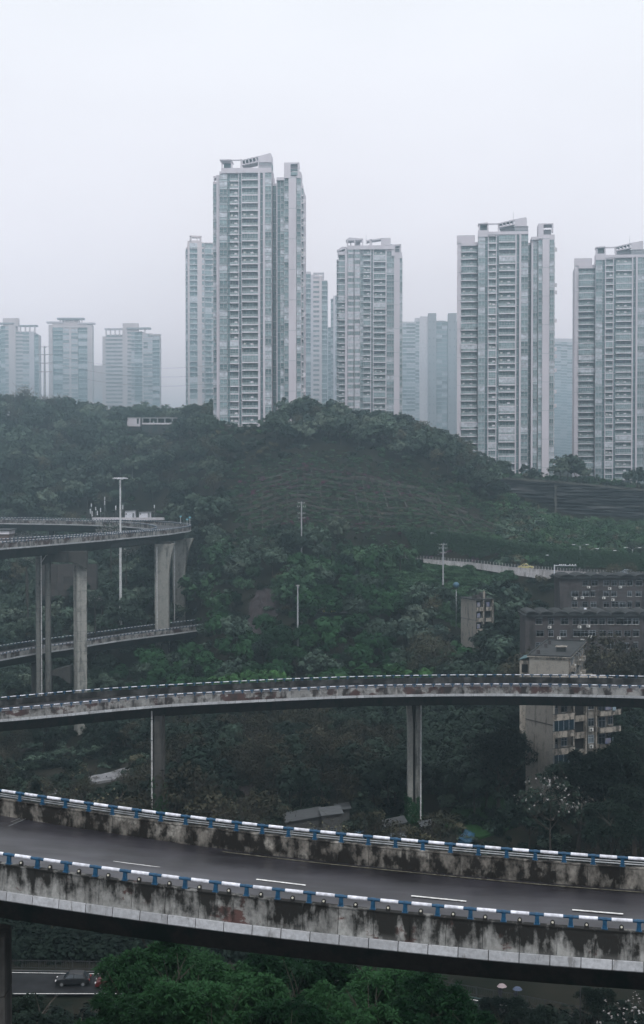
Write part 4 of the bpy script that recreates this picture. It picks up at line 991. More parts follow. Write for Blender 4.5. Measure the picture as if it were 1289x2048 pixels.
for x in (5.0, 7.6, 9.9): b = MB(); b.box(x, x + .28, .9, 1.5, 0, hg, M_CREAMT); b.build('pilaster', root)
for x in (4.85, 8.1, 10.3): b = MB(); b.tube([(x, .9, hg), (x, .9, 0)], .07, M_ROOFT, 6); b.build('drain_pipe', root)

# small cream block half buried in the trees
c0 = P(953, 1200, 372); z0 = c0.z; hg = 14.0
root = thing('cream_block', 'small cream building with ruined rooftop parapet, half buried in trees by the utility pole', 'apartment block', (c0.x, c0.y, z0 - hg), 0.42)
b = MB(); b.box(-0, 5.2, .9, 8, 0, hg, M_CREAM); b.box(-.05, 0, 0, 8, 0, hg, M_CREAM); b.build('wall', root)
b = MB(); b.box(-.5, 5.6, -.2, 8.5, hg, hg + .2, M_ROOFT); b.box(.6, 1.6, 1, 3, hg + .2, hg + 1.1, M_BRK); b.box(2.8, 3.2, 1, 1.4, hg + .2, hg + 2.3, M_CREAMT); b.box(3.6, 4.8, 3, 5, hg + .2, hg + 1.5, M_BRK); b.build('roof', root)
for k in range(4):
    zf = hg - 2.85 * (k + 1)
    for x0 in (0.1, 2.9):
        b = MB(); b.box(x0, x0 + 1.9, 0, .9, zf - .1, zf + .05, M_CREAMT); b.box(x0, x0 + 1.9, -.08, .0, zf - .1, zf + .9, M_CREAMT); b.box(x0, x0 + 1.9, .84, .9, zf + .1, zf + 2.5, M_DARKOPEN)
        if R.random() < .6: b.box(x0 + .3, x0 + 1.2, .2, .3, zf + 1.0, zf + 2.2, M_CLOTH)
        b.build('balcony', root)
for x in (2.1, 4.9): b = MB(); b.box(x, x + .3, -.1, .9, 0, hg, M_CREAMT); b.build('pilaster', root)
b = MB(); b.box(-.1, -.05, 0, 8, hg - 5.4, hg - 5.3, M_BRK); b.build('band', root)

# low sheds on the valley floor
M_SHED = stained('shed_wall', (0.085, 0.085, 0.085), (0.05, 0.05, 0.05), None, 0.8, 5, (1.5, 1.5, 0.3), 0.5)
def shed(label, u0, u1, vtop, vbot, d, dep=5, slope=.5, wins=2, roofm=None):
    x0, x1 = XU(u0, d), XU(u1, d); z1, z0 = ZV(vtop, d), ZV(vbot, d); w = x1 - x0; h = z1 - z0
    r_ = thing('shed', label, 'shed', (x0, d, z0), 0.08)
    b = MB(); b.prism([(0, 0), (w, 0), (w, h), (0, h - slope)], 0, dep, M_SHED); b.build('wall', r_)
    b = MB(); b.prism([(-.3, h - slope + .0), (w + .3, h + .06), (w + .3, h + .18), (-.3, h - slope + .12)], -.4, dep + .3, roofm or M_AWN); b.build('roof', r_)
    for i in range(wins): link('window', owin(1.0, 1.1), r_, (.5 + i * (w - 1.4) / max(1, wins - 1) if wins > 1 else w * .4, -.02, h * .35))
    return r_
shed('long low shed with a pale sloping roof edge under the middle of the valley', 573, 645, 1634, 1690, 228, 6, .9, 4)
shed('grey hut with an open doorway at the right end of the long shed', 646, 684, 1628, 1690, 226, 5, .3, 1)
shed('small pale hut standing higher behind the grey hut', 676, 700, 1618, 1680, 236, 4, .2, 1)
shed('grey shed with two small windows left of the ivy-covered pier foot', 772, 813, 1646, 1700, 226, 4, .7, 2)
shed('dark lean-to just right of the ivy-covered pier foot', 846, 868, 1650, 1700, 229, 3, .3, 0)
# white building at the left edge inside the loop
c = P(0, 1062, 450)
r_ = thing('flat_roofed_building', 'flat-roofed building with pale fascia and brown wall at the left edge inside the loop', 'building', (XU(-60, 450), 450, ZV(1110, 450)))
h = ZV(1059, 450) - ZV(1110, 450); w = XU(18, 450) - XU(-60, 450)
b = MB(); b.box(0, w, 0, 8, 0, h - 1.5, mat('brown_plaster', (0.12, 0.08, 0.07), .8, .2, 1)); b.build('wall', r_)
b = MB(); b.box(-.1, w + .1, -.3, 8.2, h - 1.5, h - .3, M_SLAB); b.build('fascia', r_)
b = MB(); b.box(-.5, w + .8, -.8, 8.6, h - .3, h, M_AWN); b.build('roof', r_)
# ------------------------------------------------------------------ vegetation
L_DARK = leafmat('leaves_dark', (0.012, 0.028, 0.022), (0.085, 0.125, 0.092), .30)
L_LUSH = leafmat('leaves_lush', (0.010, 0.040, 0.018), (0.042, 0.115, 0.048), .25, .3)
L_NEAR = leafmat('leaves_near', (0.004, 0.022, 0.009), (0.034, 0.098, 0.038), .15, .35, .5, 1.2)
L_OLIVE = leafmat('leaves_olive', (0.034, 0.038, 0.025), (0.115, 0.108, 0.070), .25)
L_GREY = leafmat('leaves_greygreen', (0.035, 0.062, 0.052), (0.13, 0.165, 0.125), .28)
L_VINE = leafmat('leaves_vine', (0.016, 0.050, 0.026), (0.080, 0.155, 0.082), .2, .25)
L_LIME = leafmat('leaves_lime', (0.016, 0.050, 0.018), (0.050, 0.125, 0.040), .15)
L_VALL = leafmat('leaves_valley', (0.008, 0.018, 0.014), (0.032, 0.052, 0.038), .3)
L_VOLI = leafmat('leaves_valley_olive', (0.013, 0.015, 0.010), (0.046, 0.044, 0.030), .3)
L_WALL = leafmat('leaves_wall_creeper', (0.009, 0.026, 0.016), (0.038, 0.075, 0.044), .2, scale=.6)
L_SHADE = leafmat('leaves_painted_shade', (0.005, 0.011, 0.009), (0.011, 0.020, 0.014), .2)  # near-black leaves: shade under overpass and trees put into the colour
L_BLOS = mat('pale_blossom', (0.30, 0.29, 0.285), .7, .15, 3, coord='World')
L_PINK = leafmat('pink_flowers', (0.065, 0.020, 0.045), (0.14, 0.035, 0.085), .2)
M_BARK = mat('bark', (0.045, 0.038, 0.032), .95, .3, 2, coord='World', bump=.5)

def leaf_cloud(rng, C, N_out, nper, rc, s, up=0.5, flat=.8, asp=1.5, sd=.35):
    """nper leaf quads around each cluster centre C, tilted outward and up"""
    k = len(C); n = k * nper
    c = np.repeat(C, nper, 0); o = np.repeat(N_out, nper, 0)
    d = rng.normal(size=(n, 3)); d /= np.linalg.norm(d, axis=1)[:, None]
    r = rc * rng.uniform(0.25, 1, n) ** .6
    p = c + d * r[:, None] * np.array([1, 1, flat])
    nrm = o * .8 + d * .55 + np.array([0, 0, up]) + rng.normal(size=(n, 3)) * .28
    nrm /= np.linalg.norm(nrm, axis=1)[:, None]
    a = np.cross(nrm, rng.normal(size=(n, 3))); a /= np.linalg.norm(a, axis=1)[:, None]; b = np.cross(nrm, a)
    sz = s * (1 + sd * rng.normal(size=n)).clip(.4, 1.9)
    A = a * (sz * asp / 2)[:, None]; B = b * (sz / 2)[:, None]; dz = -nrm * (sz * .18)[:, None]
    V = np.stack([p - A + dz, p - B, p + A + dz, p + B], 1).reshape(-1, 3)
    return V
def quads(V): return np.arange(len(V)).reshape(-1, 4)
def make_crown(seed, Rr, h0, h1, nlobe, nclus, nper, rc, s, lmat, name='crown', lobe=.55, up=.5, asp=1.4, droop=0.0):
    rng = np.random.default_rng(seed)
    zc, zr = (h0 + h1) / 2, (h1 - h0) / 2
    # lobes: big boughs at uneven distances from the middle
    d = rng.normal(size=(nlobe, 3)); d[:, 2] = np.abs(d[:, 2]) * 1.0 - .45; d /= np.linalg.norm(d, axis=1)[:, None]
    lc = d * np.array([Rr, Rr, zr]) * rng.uniform(.45, .78, nlobe)[:, None]
    lr = rng.uniform(.34, .62, nlobe) * Rr * lobe * 1.5
    li = rng.integers(0, nlobe, nclus)
    q = rng.normal(size=(nclus, 3)); q[:, 2] += .45; q /= np.linalg.norm(q, axis=1)[:, None]
    C = lc[li] + q * lr[li][:, None] * rng.uniform(.72, 1.05, nclus)[:, None] * np.array([1, 1, .8])
    C[:, 2] = np.clip(C[:, 2], -zr * 1.1, zr * 1.3) + zc
    O = q
    if droop: C[:, 2] -= droop * rng.uniform(0, 1, nclus) ** 2 * (h1 - h0)
    V = leaf_cloud(rng, C, O, nper, rc, s, up, .8, asp)
    return npmesh(name, V, quads(V), lmat)
def make_trunk(seed, Rr, h0, h1, r0, nb=7, twigs=0, fork=.35):
    rng = random.Random(seed); b = MB()
    top = h0 + (h1 - h0) * .55
    pts = [(0, 0, -1.5)]; x = y = 0
    for k in range(1, 6):
        x += rng.uniform(-.18, .18); y += rng.uniform(-.18, .18); pts.append((x, y, top * k / 5))
    b.tube(pts, [r0 * 1.25] + [r0 * (1 - .16 * k) for k in range(1, 6)], M_BARK, 7)
    for i in range(nb):
        t = rng.uniform(fork, 1); k = min(4, int(t * 5)); p = Vector(pts[k + 1 if k < 5 else 5]); an = i * 2.4 + rng.uniform(-.4, .4)
        L_ = Rr * rng.uniform(.55, .95); e_ = Vector((math.cos(an) * L_, math.sin(an) * L_, rng.uniform(.35, .9) * (h1 - p.z) * .75))
        m_ = p + e_ * .45 + Vector((0, 0, -.08 * L_)); q = p + e_
        b.tube([p, m_, q], [r0 * .42, r0 * .26, r0 * .08], M_BARK, 5)
        for j in range(twigs):
            s_ = p.lerp(q, rng.uniform(.35, 1)); g = Vector((rng.uniform(-1, 1), rng.uniform(-1, 1), rng.uniform(.3, 1.3))) * Rr * .42
            b.tube([s_, s_ + g * .5 + Vector((0, 0, .1)), s_ + g], [r0 * .14, r0 * .09, r0 * .04], M_BARK, 3, caps=False)
    return b.mesh('trunk')
PROTO = {}
def proto(kind, crown, trunk): PROTO.setdefault(kind, []).append((crown, trunk))
for i in range(4):   # dense dark broadleaf, low and broad
    proto('dark', make_crown(20 + i, 4.3 + .4 * i, 2.5, 9.5, 9 + i, 115, 17, .75, .50, L_DARK), make_trunk(20 + i, 4, 2.5, 9, .22))
for i in range(3):
    proto('grey', make_crown(40 + i, 4.2, 2.2, 9.3, 10, 110, 16, .75, .50, L_GREY, up=.4), make_trunk(40 + i, 4, 2.5, 9, .2))
for i in range(4):   # lush green, feathery
    proto('lush', make_crown(60 + i, 3.9, 2.4, 8.8, 10, 140, 18, .5, .40, L_LUSH, up=.9, asp=2.0), make_trunk(60 + i, 4, 2.5, 8.5, .18))
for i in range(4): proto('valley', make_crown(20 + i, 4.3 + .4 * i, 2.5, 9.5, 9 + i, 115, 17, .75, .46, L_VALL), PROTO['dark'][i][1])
for i in range(2):
    proto('lime', make_crown(70 + i, 3.6, 2.4, 9.0, 12, 90, 30, .6, .34, L_LIME, up=.7, asp=1.8), make_trunk(70 + i, 3.6, 2.4, 8.5, .18))
for i in range(3):   # thin olive trees coming into leaf
    proto('olive', make_crown(80 + i, 3.8, 2.6, 9.6, 12, 120, 6, .75, .26, L_OLIVE, up=.2), make_trunk(80 + i, 3.9, 2.0, 9.4, .15, 11, 9, .15))
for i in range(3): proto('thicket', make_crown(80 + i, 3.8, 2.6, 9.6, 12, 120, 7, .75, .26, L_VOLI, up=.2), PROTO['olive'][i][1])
for i in range(2):   # nearly bare
    proto('bare', make_crown(90 + i, 3.4, 3, 9.0, 10, 40, 4, .6, .2, L_OLIVE), make_trunk(90 + i, 3.6, 1.8, 9.4, .15, 13, 12, .12))
for i in range(3):   # vine-draped shrubs
    proto('vine', make_crown(100 + i, 3.4, .3, 5.2, 8, 80, 13, .6, .36, L_VINE, up=.5, droop=.35), make_trunk(100 + i, 2.5, 1, 4.5, .14, 5))
for i in range(2):   # narrow street trees on top of the rock wall
    proto('street', make_crown(110 + i, 1.8, 2.2, 7.4, 6, 50, 14, .55, .36, L_DARK), make_trunk(110 + i, 1.6, 2.4, 6.5, .12, 4))
def magnolia(seed, Rr, h1, fl):
    c = make_crown(seed, Rr, 1.8, h1, 9, 70, 10, .55, .3, L_VALL)
    rng = np.random.default_rng(seed + 1); d = rng.normal(size=(fl, 3)); d[:, 2] = abs(d[:, 2]); d /= np.linalg.norm(d, axis=1)[:, None]
    C = d * np.array([Rr, Rr, (h1 - 1.8) * .55]) * rng.uniform(.6, 1.05, fl)[:, None] + np.array([0, 0, 1.8 + (h1 - 1.8) * .45])
    V = leaf_cloud(rng, C, d, 4, .13, .15, .4, 1, 1.2)
    return c, make_trunk(seed, Rr, 1.6, h1, .15, 9, 5, .2), npmesh('blossom', V, quads(V), L_BLOS)

# --- where trees grow -------------------------------------------------
ROADC = [(700, 447), (760, 450), (840, 440), (940, 430.5), (1020, 418), (1120, 407.5), (1289, 397), (1500, 397)]
def road_d(u): return np.interp(u, [p[0] for p in ROADC], [p[1] for p in ROADC])
decks = []   # (x, y, z underside) samples along each deck
for A_, B_, und in ((nA, nB, 3.6), (mA, mB, 4), (lA, lB, 4.2), (oA, oB, 4.5)):
    Bq = resample(B_, len(A_))
    for k in range(0, len(A_), 3):
        for t in (0.0, .5, 1.0):
            q = A_[k] * (1 - t) + Bq[k] * t; decks.append((q[0], q[1], q[2] - und))
decks = np.array(decks)
keepouts = []   # (u0, u1, d0, d1)
KO = [(1095, 1400, 318, 338), (1115, 1400, 368, 384), (1056, 1200, 268, 304), (1048, 1245, 232, 252), (925, 980, 366, 384), (560, 720, 200, 234), (768, 872, 205, 234), (470, 1065, 446, 512), (60, 280, 268, 300), (490, 560, 392, 412), (880, 1010, 190, 212)]
def allowed(x, y, z, h, r):
    u = 644.5 + F * x / y
    if 830 < u < 1120 and 330 < y < road_d(u) and z + h * 1.15 > ZV(1160 if u > 980 else 1135, y): return False
    for a, b_, c_, d_ in KO:
        if a - r * F / y < u < b_ + r * F / y and c_ - r < y < d_ + r: return False
    if u > 700 and abs(y - road_d(u)) < 6.5 + r * .6: return False
    if u > 700 and road_d(u) - 36 < y < road_d(u) and u < 1035 and u > 790: return False   # open bank below the road
    if 330 < u < 432 and 355 < y < 432 and z + h * 1.1 > ZV(1268, y): return False
    if 248 < u < 388 and 560 < y < 648 and z + h * 1.15 > ZV(850, y): return False
    if 160 < u < 335 and 498 < y < 578: return False
    if 425 < u < 550 and y < 566 and z + h > ZV(862, y): return False
    dd = (decks[:, 0] - x) ** 2 + (decks[:, 1] - y) ** 2
    near_ = dd < (r * .9 + 2.2) ** 2
    if near_.any():
        zb_ = decks[near_, 2].min()
        if z + h > zb_ and z < zb_ + 3: return False
    for uu, dd_ in ((160, 366), (88, 363), (317, 219), (828, 236), (324, 424), (358, 448), (240, 430)):
        if (x - XU(uu, dd_)) ** 2 + (y - dd_) ** 2 < (r * .55 + 2.2) ** 2: return False
        # keep a clear line of sight to the piers
        if y < dd_ and abs(u - uu) < r * F / y * .8 + 14 and uu not in (317, 240) and z + h * 1.15 > ZV({160: 1465, 88: 1500, 828: 1610, 324: 1250, 358: 1215}.get(uu, 1600), y): return False
    return True
def choose(u, y):
    """kind and size of the tree growing at design column u, distance y"""
    r = R.random()
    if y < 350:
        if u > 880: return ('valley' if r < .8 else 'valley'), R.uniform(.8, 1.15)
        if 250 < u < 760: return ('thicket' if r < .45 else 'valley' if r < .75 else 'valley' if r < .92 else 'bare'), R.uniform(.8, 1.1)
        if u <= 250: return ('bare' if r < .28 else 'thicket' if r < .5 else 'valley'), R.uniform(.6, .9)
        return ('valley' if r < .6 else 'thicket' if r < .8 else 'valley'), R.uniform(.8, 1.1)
    if y < 415 and u < 1000:
        if u < 230: return ('dark' if r < .7 else 'grey'), R.uniform(.65, .95)
        if u > 800: return ('grey' if r < .35 else 'olive' if r < .5 else 'dark'), R.uniform(.75, 1.05)
        return ('lush' if r < .82 else 'dark'), R.uniform(.8, 1.1)
    if y < 415: return ('olive' if r < .4 else 'dark' if r < .8 else 'bare'), R.uniform(.6, .9)
    if u > 1000 and y < 550: return 'vine', R.uniform(.7, 1.1)
    if u > 700 and y < 452: return 'vine', R.uniform(.6, .9)
    if y < 470: return ('vine' if r < .25 else 'grey' if r < .5 else 'dark'), R.uniform(.75, 1.05)
    return ('dark' if r < .42 else 'grey' if r < .74 else 'valley' if r < .88 else 'olive'), R.uniform(.75, 1.3)
SPOTS = []
y = 238.0
while y < 700:
    sp = 7.4 if y < 345 else 6.8 if y < 560 else 7.6
    half = 800 / F * y + 14
    x = -half + R.uniform(0, sp)
    while x < half:
        px, py = x + R.uniform(-.42, .42) * sp, y + R.uniform(-.42, .42) * sp
        u = 644.5 + F * px / py
        kind, sc_ = choose(u, py)
        z = HZ(px, py)
        r_ = (4.2 if kind not in ('vine',) else 3.2) * sc_; h_ = (9.5 if kind != 'vine' else 5) * sc_
        ok = py < 556 or (u < 1000 and py < 700) 
        if u > 440 and u < 1000 and py > 556: ok = False
        if 700 < u < 1010 and 505 < py < 560 and False: ok = False
        if 258 < u < 380 and 640 < py < 660: ok = ok and R.random() < .5
        if 960 < u and 543 < py: ok = False
        if ok and allowed(px, py, z, h_, r_):
            SPOTS.append((px, py, z, kind, sc_, u))
        x += sp
    y += sp * .86
# top-of-wall trees on the right and near the towers' feet
for u, d, k_, s_ in [(985, 548, 'dark', .9), (1003, 556, 'dark', .8), (962, 545, 'dark', 1.0), (1020, 566, 'street', .75), (1048, 566, 'street', .95), (1068, 566, 'dark', .6), (1084, 566, 'street', .6),
                     (1122, 568, 'grey', 1.1), (1136, 570, 'dark', 1.25), (1152, 572, 'dark', 1.05), (1165, 572, 'grey', .9), (1180, 570, 'vine', .9), (1196, 570, 'street', .6), (1212, 570, 'vine', .6), (1262, 568, 'dark', .8), (1276, 570, 'dark', .95), (1296, 570, 'dark', .9), (1105, 568, 'vine', .9), (1232, 569, 'vine', .7),
                     (925, 560, 'dark', 1.0), (905, 562, 'dark', 1.1), (880, 566, 'grey', 1.2), (860, 570, 'dark', 1.2), (838, 572, 'dark', 1.25), (815, 575, 'grey', 1.1), (420, 585, 'olive', 1.3), (400, 600, 'grey', 1.4), (380, 612, 'dark', 1.3), (360, 622, 'dark', 1.0)]:
    x = XU(u, d); SPOTS.append((x, d, HZ(x, d), k_, s_, u))
for u, s_ in ((28, 1.9), (48, 2.0), (70, 1.8), (100, 1.65), (118, 1.6), (12, 1.2), (185, 1.25), (232, 1.15)):   # feathery trees against the sky at the left
    x = XU(u, 664); SPOTS.append((x, 664, HZ(x, 664), 'bare' if s_ > 1.4 else 'olive' if s_ > 1.28 else 'grey', s_, u))

EXTRA = [(84, 336, 'valley', 1.0), (96, 341, 'valley', .9), (1072, 307, 'thicket', 1.9), (1096, 305, 'thicket', 1.75), (1190, 306, 'bare', 1.9), (1215, 312, 'thicket', 1.9), (1278, 306, 'thicket', 1.8), (640, 335, 'lime', 1.55), (668, 330, 'lime', 1.6), (700, 333, 'lime', 1.7), (735, 328, 'lime', 1.65), (770, 334, 'lime', 1.6), (806, 338, 'lime', 1.55), (838, 334, 'lime', 1.5), (455, 331, 'lime', 1.62), (482, 334, 'lime', 1.6), (520, 330, 'lime', 1.65), (548, 333, 'lime', 1.6), (605, 331, 'lime', 1.6), (870, 352, 'olive', 1.75), (848, 362, 'olive', 1.5), (600, 402, 'vine', 2.1), (618, 408, 'vine', 2.0), (582, 398, 'vine', 1.8), (640, 412, 'vine', 1.7), (405, 440, 'vine', 2.2), (448, 442, 'vine', 1.9), (770, 424, 'vine', 2.0), (745, 420, 'vine', 1.8), (800, 428, 'vine', 1.7), (241, 421, 'dark', 1.3), (222, 436, 'dark', 1.2), (262, 434, 'dark', 1.2), (205, 428, 'dark', 1.2), (285, 448, 'dark', 1.2), (1070, 306, 'thicket', 1.45), (1105, 309, 'bare', 1.6), (1150, 312, 'thicket', 1.35), (1205, 310, 'thicket', 1.7), (1235, 308, 'bare', 1.75), (1262, 311, 'thicket', 1.5), (1286, 309, 'valley', 1.2), (1030, 322, 'olive', 1.4), (1048, 315, 'bare', 1.5),
         (920, 352, 'dark', 1.0), (945, 352, 'valley', .95), (966, 350, 'valley', .95), (990, 358, 'valley', 1.35), (1008, 362, 'valley', 1.45), (915, 360, 'lush', 1.3), (1015, 345, 'dark', 1.4), (990, 382, 'dark', 1.55), (1003, 388, 'dark', 1.5),
         (1065, 216, 'valley', 1.0),
         (560, 206, 'bare', .95), (600, 204, 'thicket', .8), (640, 205, 'bare', .95), (670, 206, 'bare', .9), (740, 208, 'thicket', 1.0), (795, 206, 'thicket', .9), (880, 210, 'thicket', 1.0), (470, 208, 'bare', 1.3), (430, 212, 'thicket', 1.3), (380, 216, 'thicket', 1.5), (520, 214, 'thicket', 1.2),
         (90, 205, 'bare', 1.2), (130, 212, 'bare', 1.3), (180, 206, 'bare', 1.4), (232, 210, 'bare', 1.2), (40, 214, 'valley', 1.2), (270, 214, 'thicket', 1.1)]
for u, d, k_, s_ in EXTRA: x = XU(u, d); SPOTS.append((x, d, HZ(x, d), k_, s_, u))
def place_words(u, y):
    """where a tree stands, told by the things beside it"""
    def pick(tbl, v): return next(w for lim, w in tbl if v < lim)
    if y < 350:
        row = pick([(262, 'nearest row'), (284, 'second row'), (306, 'third row'), (328, 'fourth row'), (999, 'rear row')], y)
        at = pick([(70, 'at the left edge'), (145, 'left of the big pale pier'), (235, 'right of the big pale pier'), (310, 'left of the grey pier'), (400, 'right of the grey pier'), (500, 'left of the long shed'),
                   (590, 'above the long shed'), (690, 'above the grey hut'), (815, 'left of the ivy-footed pier'), (905, 'right of the ivy-footed pier'), (1040, 'left of the balcony block'), (1180, 'by the balcony block'), (9999, 'at the right edge')], u)
        return 'on the valley floor, %s, %s' % (row, at)
    if y < 430 and u < 1000:
        row = pick([(372, 'lowest row'), (392, 'second row'), (411, 'third row'), (999, 'top row')], y)
        at = pick([(90, 'under the loop near the left edge'), (230, 'between the high piers'), (330, 'behind the lamp mast'), (450, 'beside the flared piers'), (560, 'left of the plain pole'), (640, 'right of the plain pole'),
                   (730, 'around the yellow van'), (830, 'halfway to the tall pole'), (930, 'by the tall utility pole'), (9999, 'by the small cream building')], u)
        return 'on the lower hill, %s, %s' % (row, at)
    if y < 430: return 'near the brick blocks, ' + pick([(350, 'in front of them'), (372, 'between the two'), (395, 'below the white road wall'), (999, 'above the road')], y) + (', left end' if u < 1120 else ', middle' if u < 1220 else ', right end')
    if u > 1000: return ('below the dark rock wall, ' if y < 548 else 'on top of the dark rock wall, ') + pick([(1050, 'left end'), (1105, 'left of the drain chute'), (1165, 'right of the drain chute'), (1225, 'under the far right tower'), (9999, 'at the right edge')], u)
    at = pick([(60, 'at the left edge'), (130, 'below the pylon'), (200, 'below the second left tower'), (270, 'left of the pergola'), (370, 'below the pergola'), (430, 'left of the tallest tower'), (520, 'below the tallest tower'), (600, 'at the middle utility pole'),
               (680, 'left of the pergola-topped tower'), (780, 'below the pergola-topped tower'), (860, 'right of the pergola-topped tower'), (940, 'below the two grey slabs'), (9999, 'left of the rock wall')], u)
    row = pick([(450, 'low down'), (475, 'lower middle'), (515, 'middle'), (535, 'upper middle'), (560, 'near the crest'), (600, 'crest row'), (640, 'rear crest row'), (9999, 'skyline row')], y)
    return 'on the hillside, %s, %s' % (row, at)
LOOK = {'dark': 'dark tree', 'grey': 'grey-green tree', 'lush': 'bright green tree', 'lime': 'fresh green tree', 'valley': 'dark tree', 'thicket': 'thin brownish tree', 'olive': 'olive budding tree', 'bare': 'bare tree', 'vine': 'vine-draped shrub', 'street': 'narrow tree'}
NAME = {'dark': 'broadleaf_tree', 'grey': 'broadleaf_tree', 'lush': 'broadleaf_tree', 'lime': 'broadleaf_tree', 'valley': 'broadleaf_tree', 'thicket': 'budding_tree', 'olive': 'budding_tree', 'bare': 'bare_tree', 'vine': 'draped_shrub', 'street': 'street_tree'}
def tree(px, py, z, kind, sc_, u, label=None, grp=None, name=None):
    c_, t_ = R.choice(PROTO[kind])
    if not label:
        label = ('tall ' if sc_ > 1.0 else 'small ') + LOOK[kind] + ' ' + place_words(u, py); grp = LOOK[kind].replace('tree', 'trees').replace('shrub', 'shrubs') + ' ' + place_words(u, py).split(',')[0]
    o = thing(name or NAME[kind], label, 'tree' if kind != 'vine' else 'shrub', (px, py, z), R.uniform(0, 6.28), grp)
    s3 = sc_ * R.uniform(.93, 1.07); o.scale = (sc_, sc_, s3)
    link('crown', c_, o); link('trunk', t_, o)
    return o
def score(s):
    # size in the picture, less for what the near overpass or other crowns hide
    px, py, z, kind, sc_, u = s
    zt = z + 8 * sc_; v = 960 - zt * F / py
    vis = 1.0
    if u < -15 or u > 1305: vis = 0
    if v > 1640: vis *= .1
    if kind in ('street', 'bare', 'olive'): vis *= 1.3
    if kind == 'vine': vis *= .6
    if py > 530: vis *= 1.25
    return sc_ / py * vis
SPOTS.sort(key=score, reverse=True)
LIM = {'broadleaf_tree': 275, 'budding_tree': 110, 'bare_tree': 45, 'draped_shrub': 70, 'street_tree': 20}
cnt = {}; REST = []
for s_ in SPOTS:
    n_ = NAME[s_[3]]
    if cnt.get(n_, 0) < LIM[n_] and -15 < s_[5] < 1305:
        cnt[n_] = cnt.get(n_, 0) + 1; tree(*s_)
    else: REST.append(s_)

# --- everything nobody could count: one wood, one undergrowth ----------
def scatter(name, protos, pts, rots, scales, pick, label=None):
    """one object whose points carry instances of joined proto meshes (geometry nodes)"""
    coll = bpy.data.collections.new(name + '_kinds')
    for k, me_ in enumerate(protos):
        o = bpy.data.objects.new('%s_kind_%02d' % (name, k), me_); coll.objects.link(o)
    me = bpy.data.meshes.new(name); me.vertices.add(len(pts)); me.vertices.foreach_set('co', np.asarray(pts, np.float32).ravel())
    for an, ty, dat in (('rotz', 'FLOAT', rots), ('size', 'FLOAT', scales), ('pick', 'INT', pick)):
        a = me.attributes.new(an, ty, 'POINT'); a.data.foreach_set('value', np.asarray(dat))
    ob = link(name, me); ob['kind'] = 'stuff'
    if label: ob['label'] = label
    ng = bpy.data.node_groups.new(name, 'GeometryNodeTree')
    ng.interface.new_socket('Geometry', in_out='INPUT', socket_type='NodeSocketGeometry'); ng.interface.new_socket('Geometry', in_out='OUTPUT', socket_type='NodeSocketGeometry')
    N, L = ng.nodes, ng.links
    gi, go = N.new('NodeGroupInput'), N.new('NodeGroupOutput')
    mp = N.new('GeometryNodeMeshToPoints'); ip = N.new('GeometryNodeInstanceOnPoints'); ci = N.new('GeometryNodeCollectionInfo')
    ci.inputs['Collection'].default_value = coll; ci.inputs['Separate Children'].default_value = True; ci.inputs['Reset Children'].default_value = True
    def attr(n_, t_):
        a = N.new('GeometryNodeInputNamedAttribute'); a.data_type = t_; a.inputs['Name'].default_value = n_
        return [o_ for o_ in a.outputs if o_.enabled and o_.name == 'Attribute'][0]
    cx = N.new('ShaderNodeCombineXYZ'); L.new(attr('rotz', 'FLOAT'), cx.inputs['Z'])
    L.new(gi.outputs[0], mp.inputs[0]); L.new(mp.outputs[0], ip.inputs['Points']); L.new(ci.outputs[0], ip.inputs['Instance'])
    ip.inputs['Pick Instance'].default_value = True; L.new(attr('pick', 'INT'), ip.inputs['Instance Index'])
    L.new(cx.outputs[0], ip.inputs['Rotation']); L.new(attr('size', 'FLOAT'), ip.inputs['Scale']); L.new(ip.outputs[0], go.inputs[0])
    md = ob.modifiers.new('scatter', 'NODES'); md.node_group = ng
    return ob
def joined(c_, t_):
    """crown and trunk joined into one mesh for the mass behind"""
    me = bpy.data.meshes.new('tree'); nv1, nv2 = len(c_.vertices), len(t_.vertices)
    a = np.empty(nv1 * 3, np.float32); c_.vertices.foreach_get('co', a); b_ = np.empty(nv2 * 3, np.float32); t_.vertices.foreach_get('co', b_)
    f = [tuple(p.vertices) for p in c_.polygons] + [tuple(i + nv1 for i in p.vertices) for p in t_.polygons]
    me.from_pydata(np.concatenate([a, b_]).reshape(-1, 3).tolist(), [], f)
    me.materials.append(c_.materials[0]); me.materials.append(M_BARK)
    mi = [0] * len(c_.polygons) + [1] * len(t_.polygons); me.polygons.foreach_set('material_index', mi); return me
kinds = []; start = {}
for k_, lst in PROTO.items():
    start[k_] = (len(kinds), len(lst)); kinds += [joined(*p_) for p_ in lst]
scatter('woodland', kinds, [s_[:3] for s_ in REST], [R.uniform(0, 6.28) for _ in REST], [s_[4] for s_ in REST], [start[s_[3]][0] + R.randrange(start[s_[3]][1]) for s_ in REST])

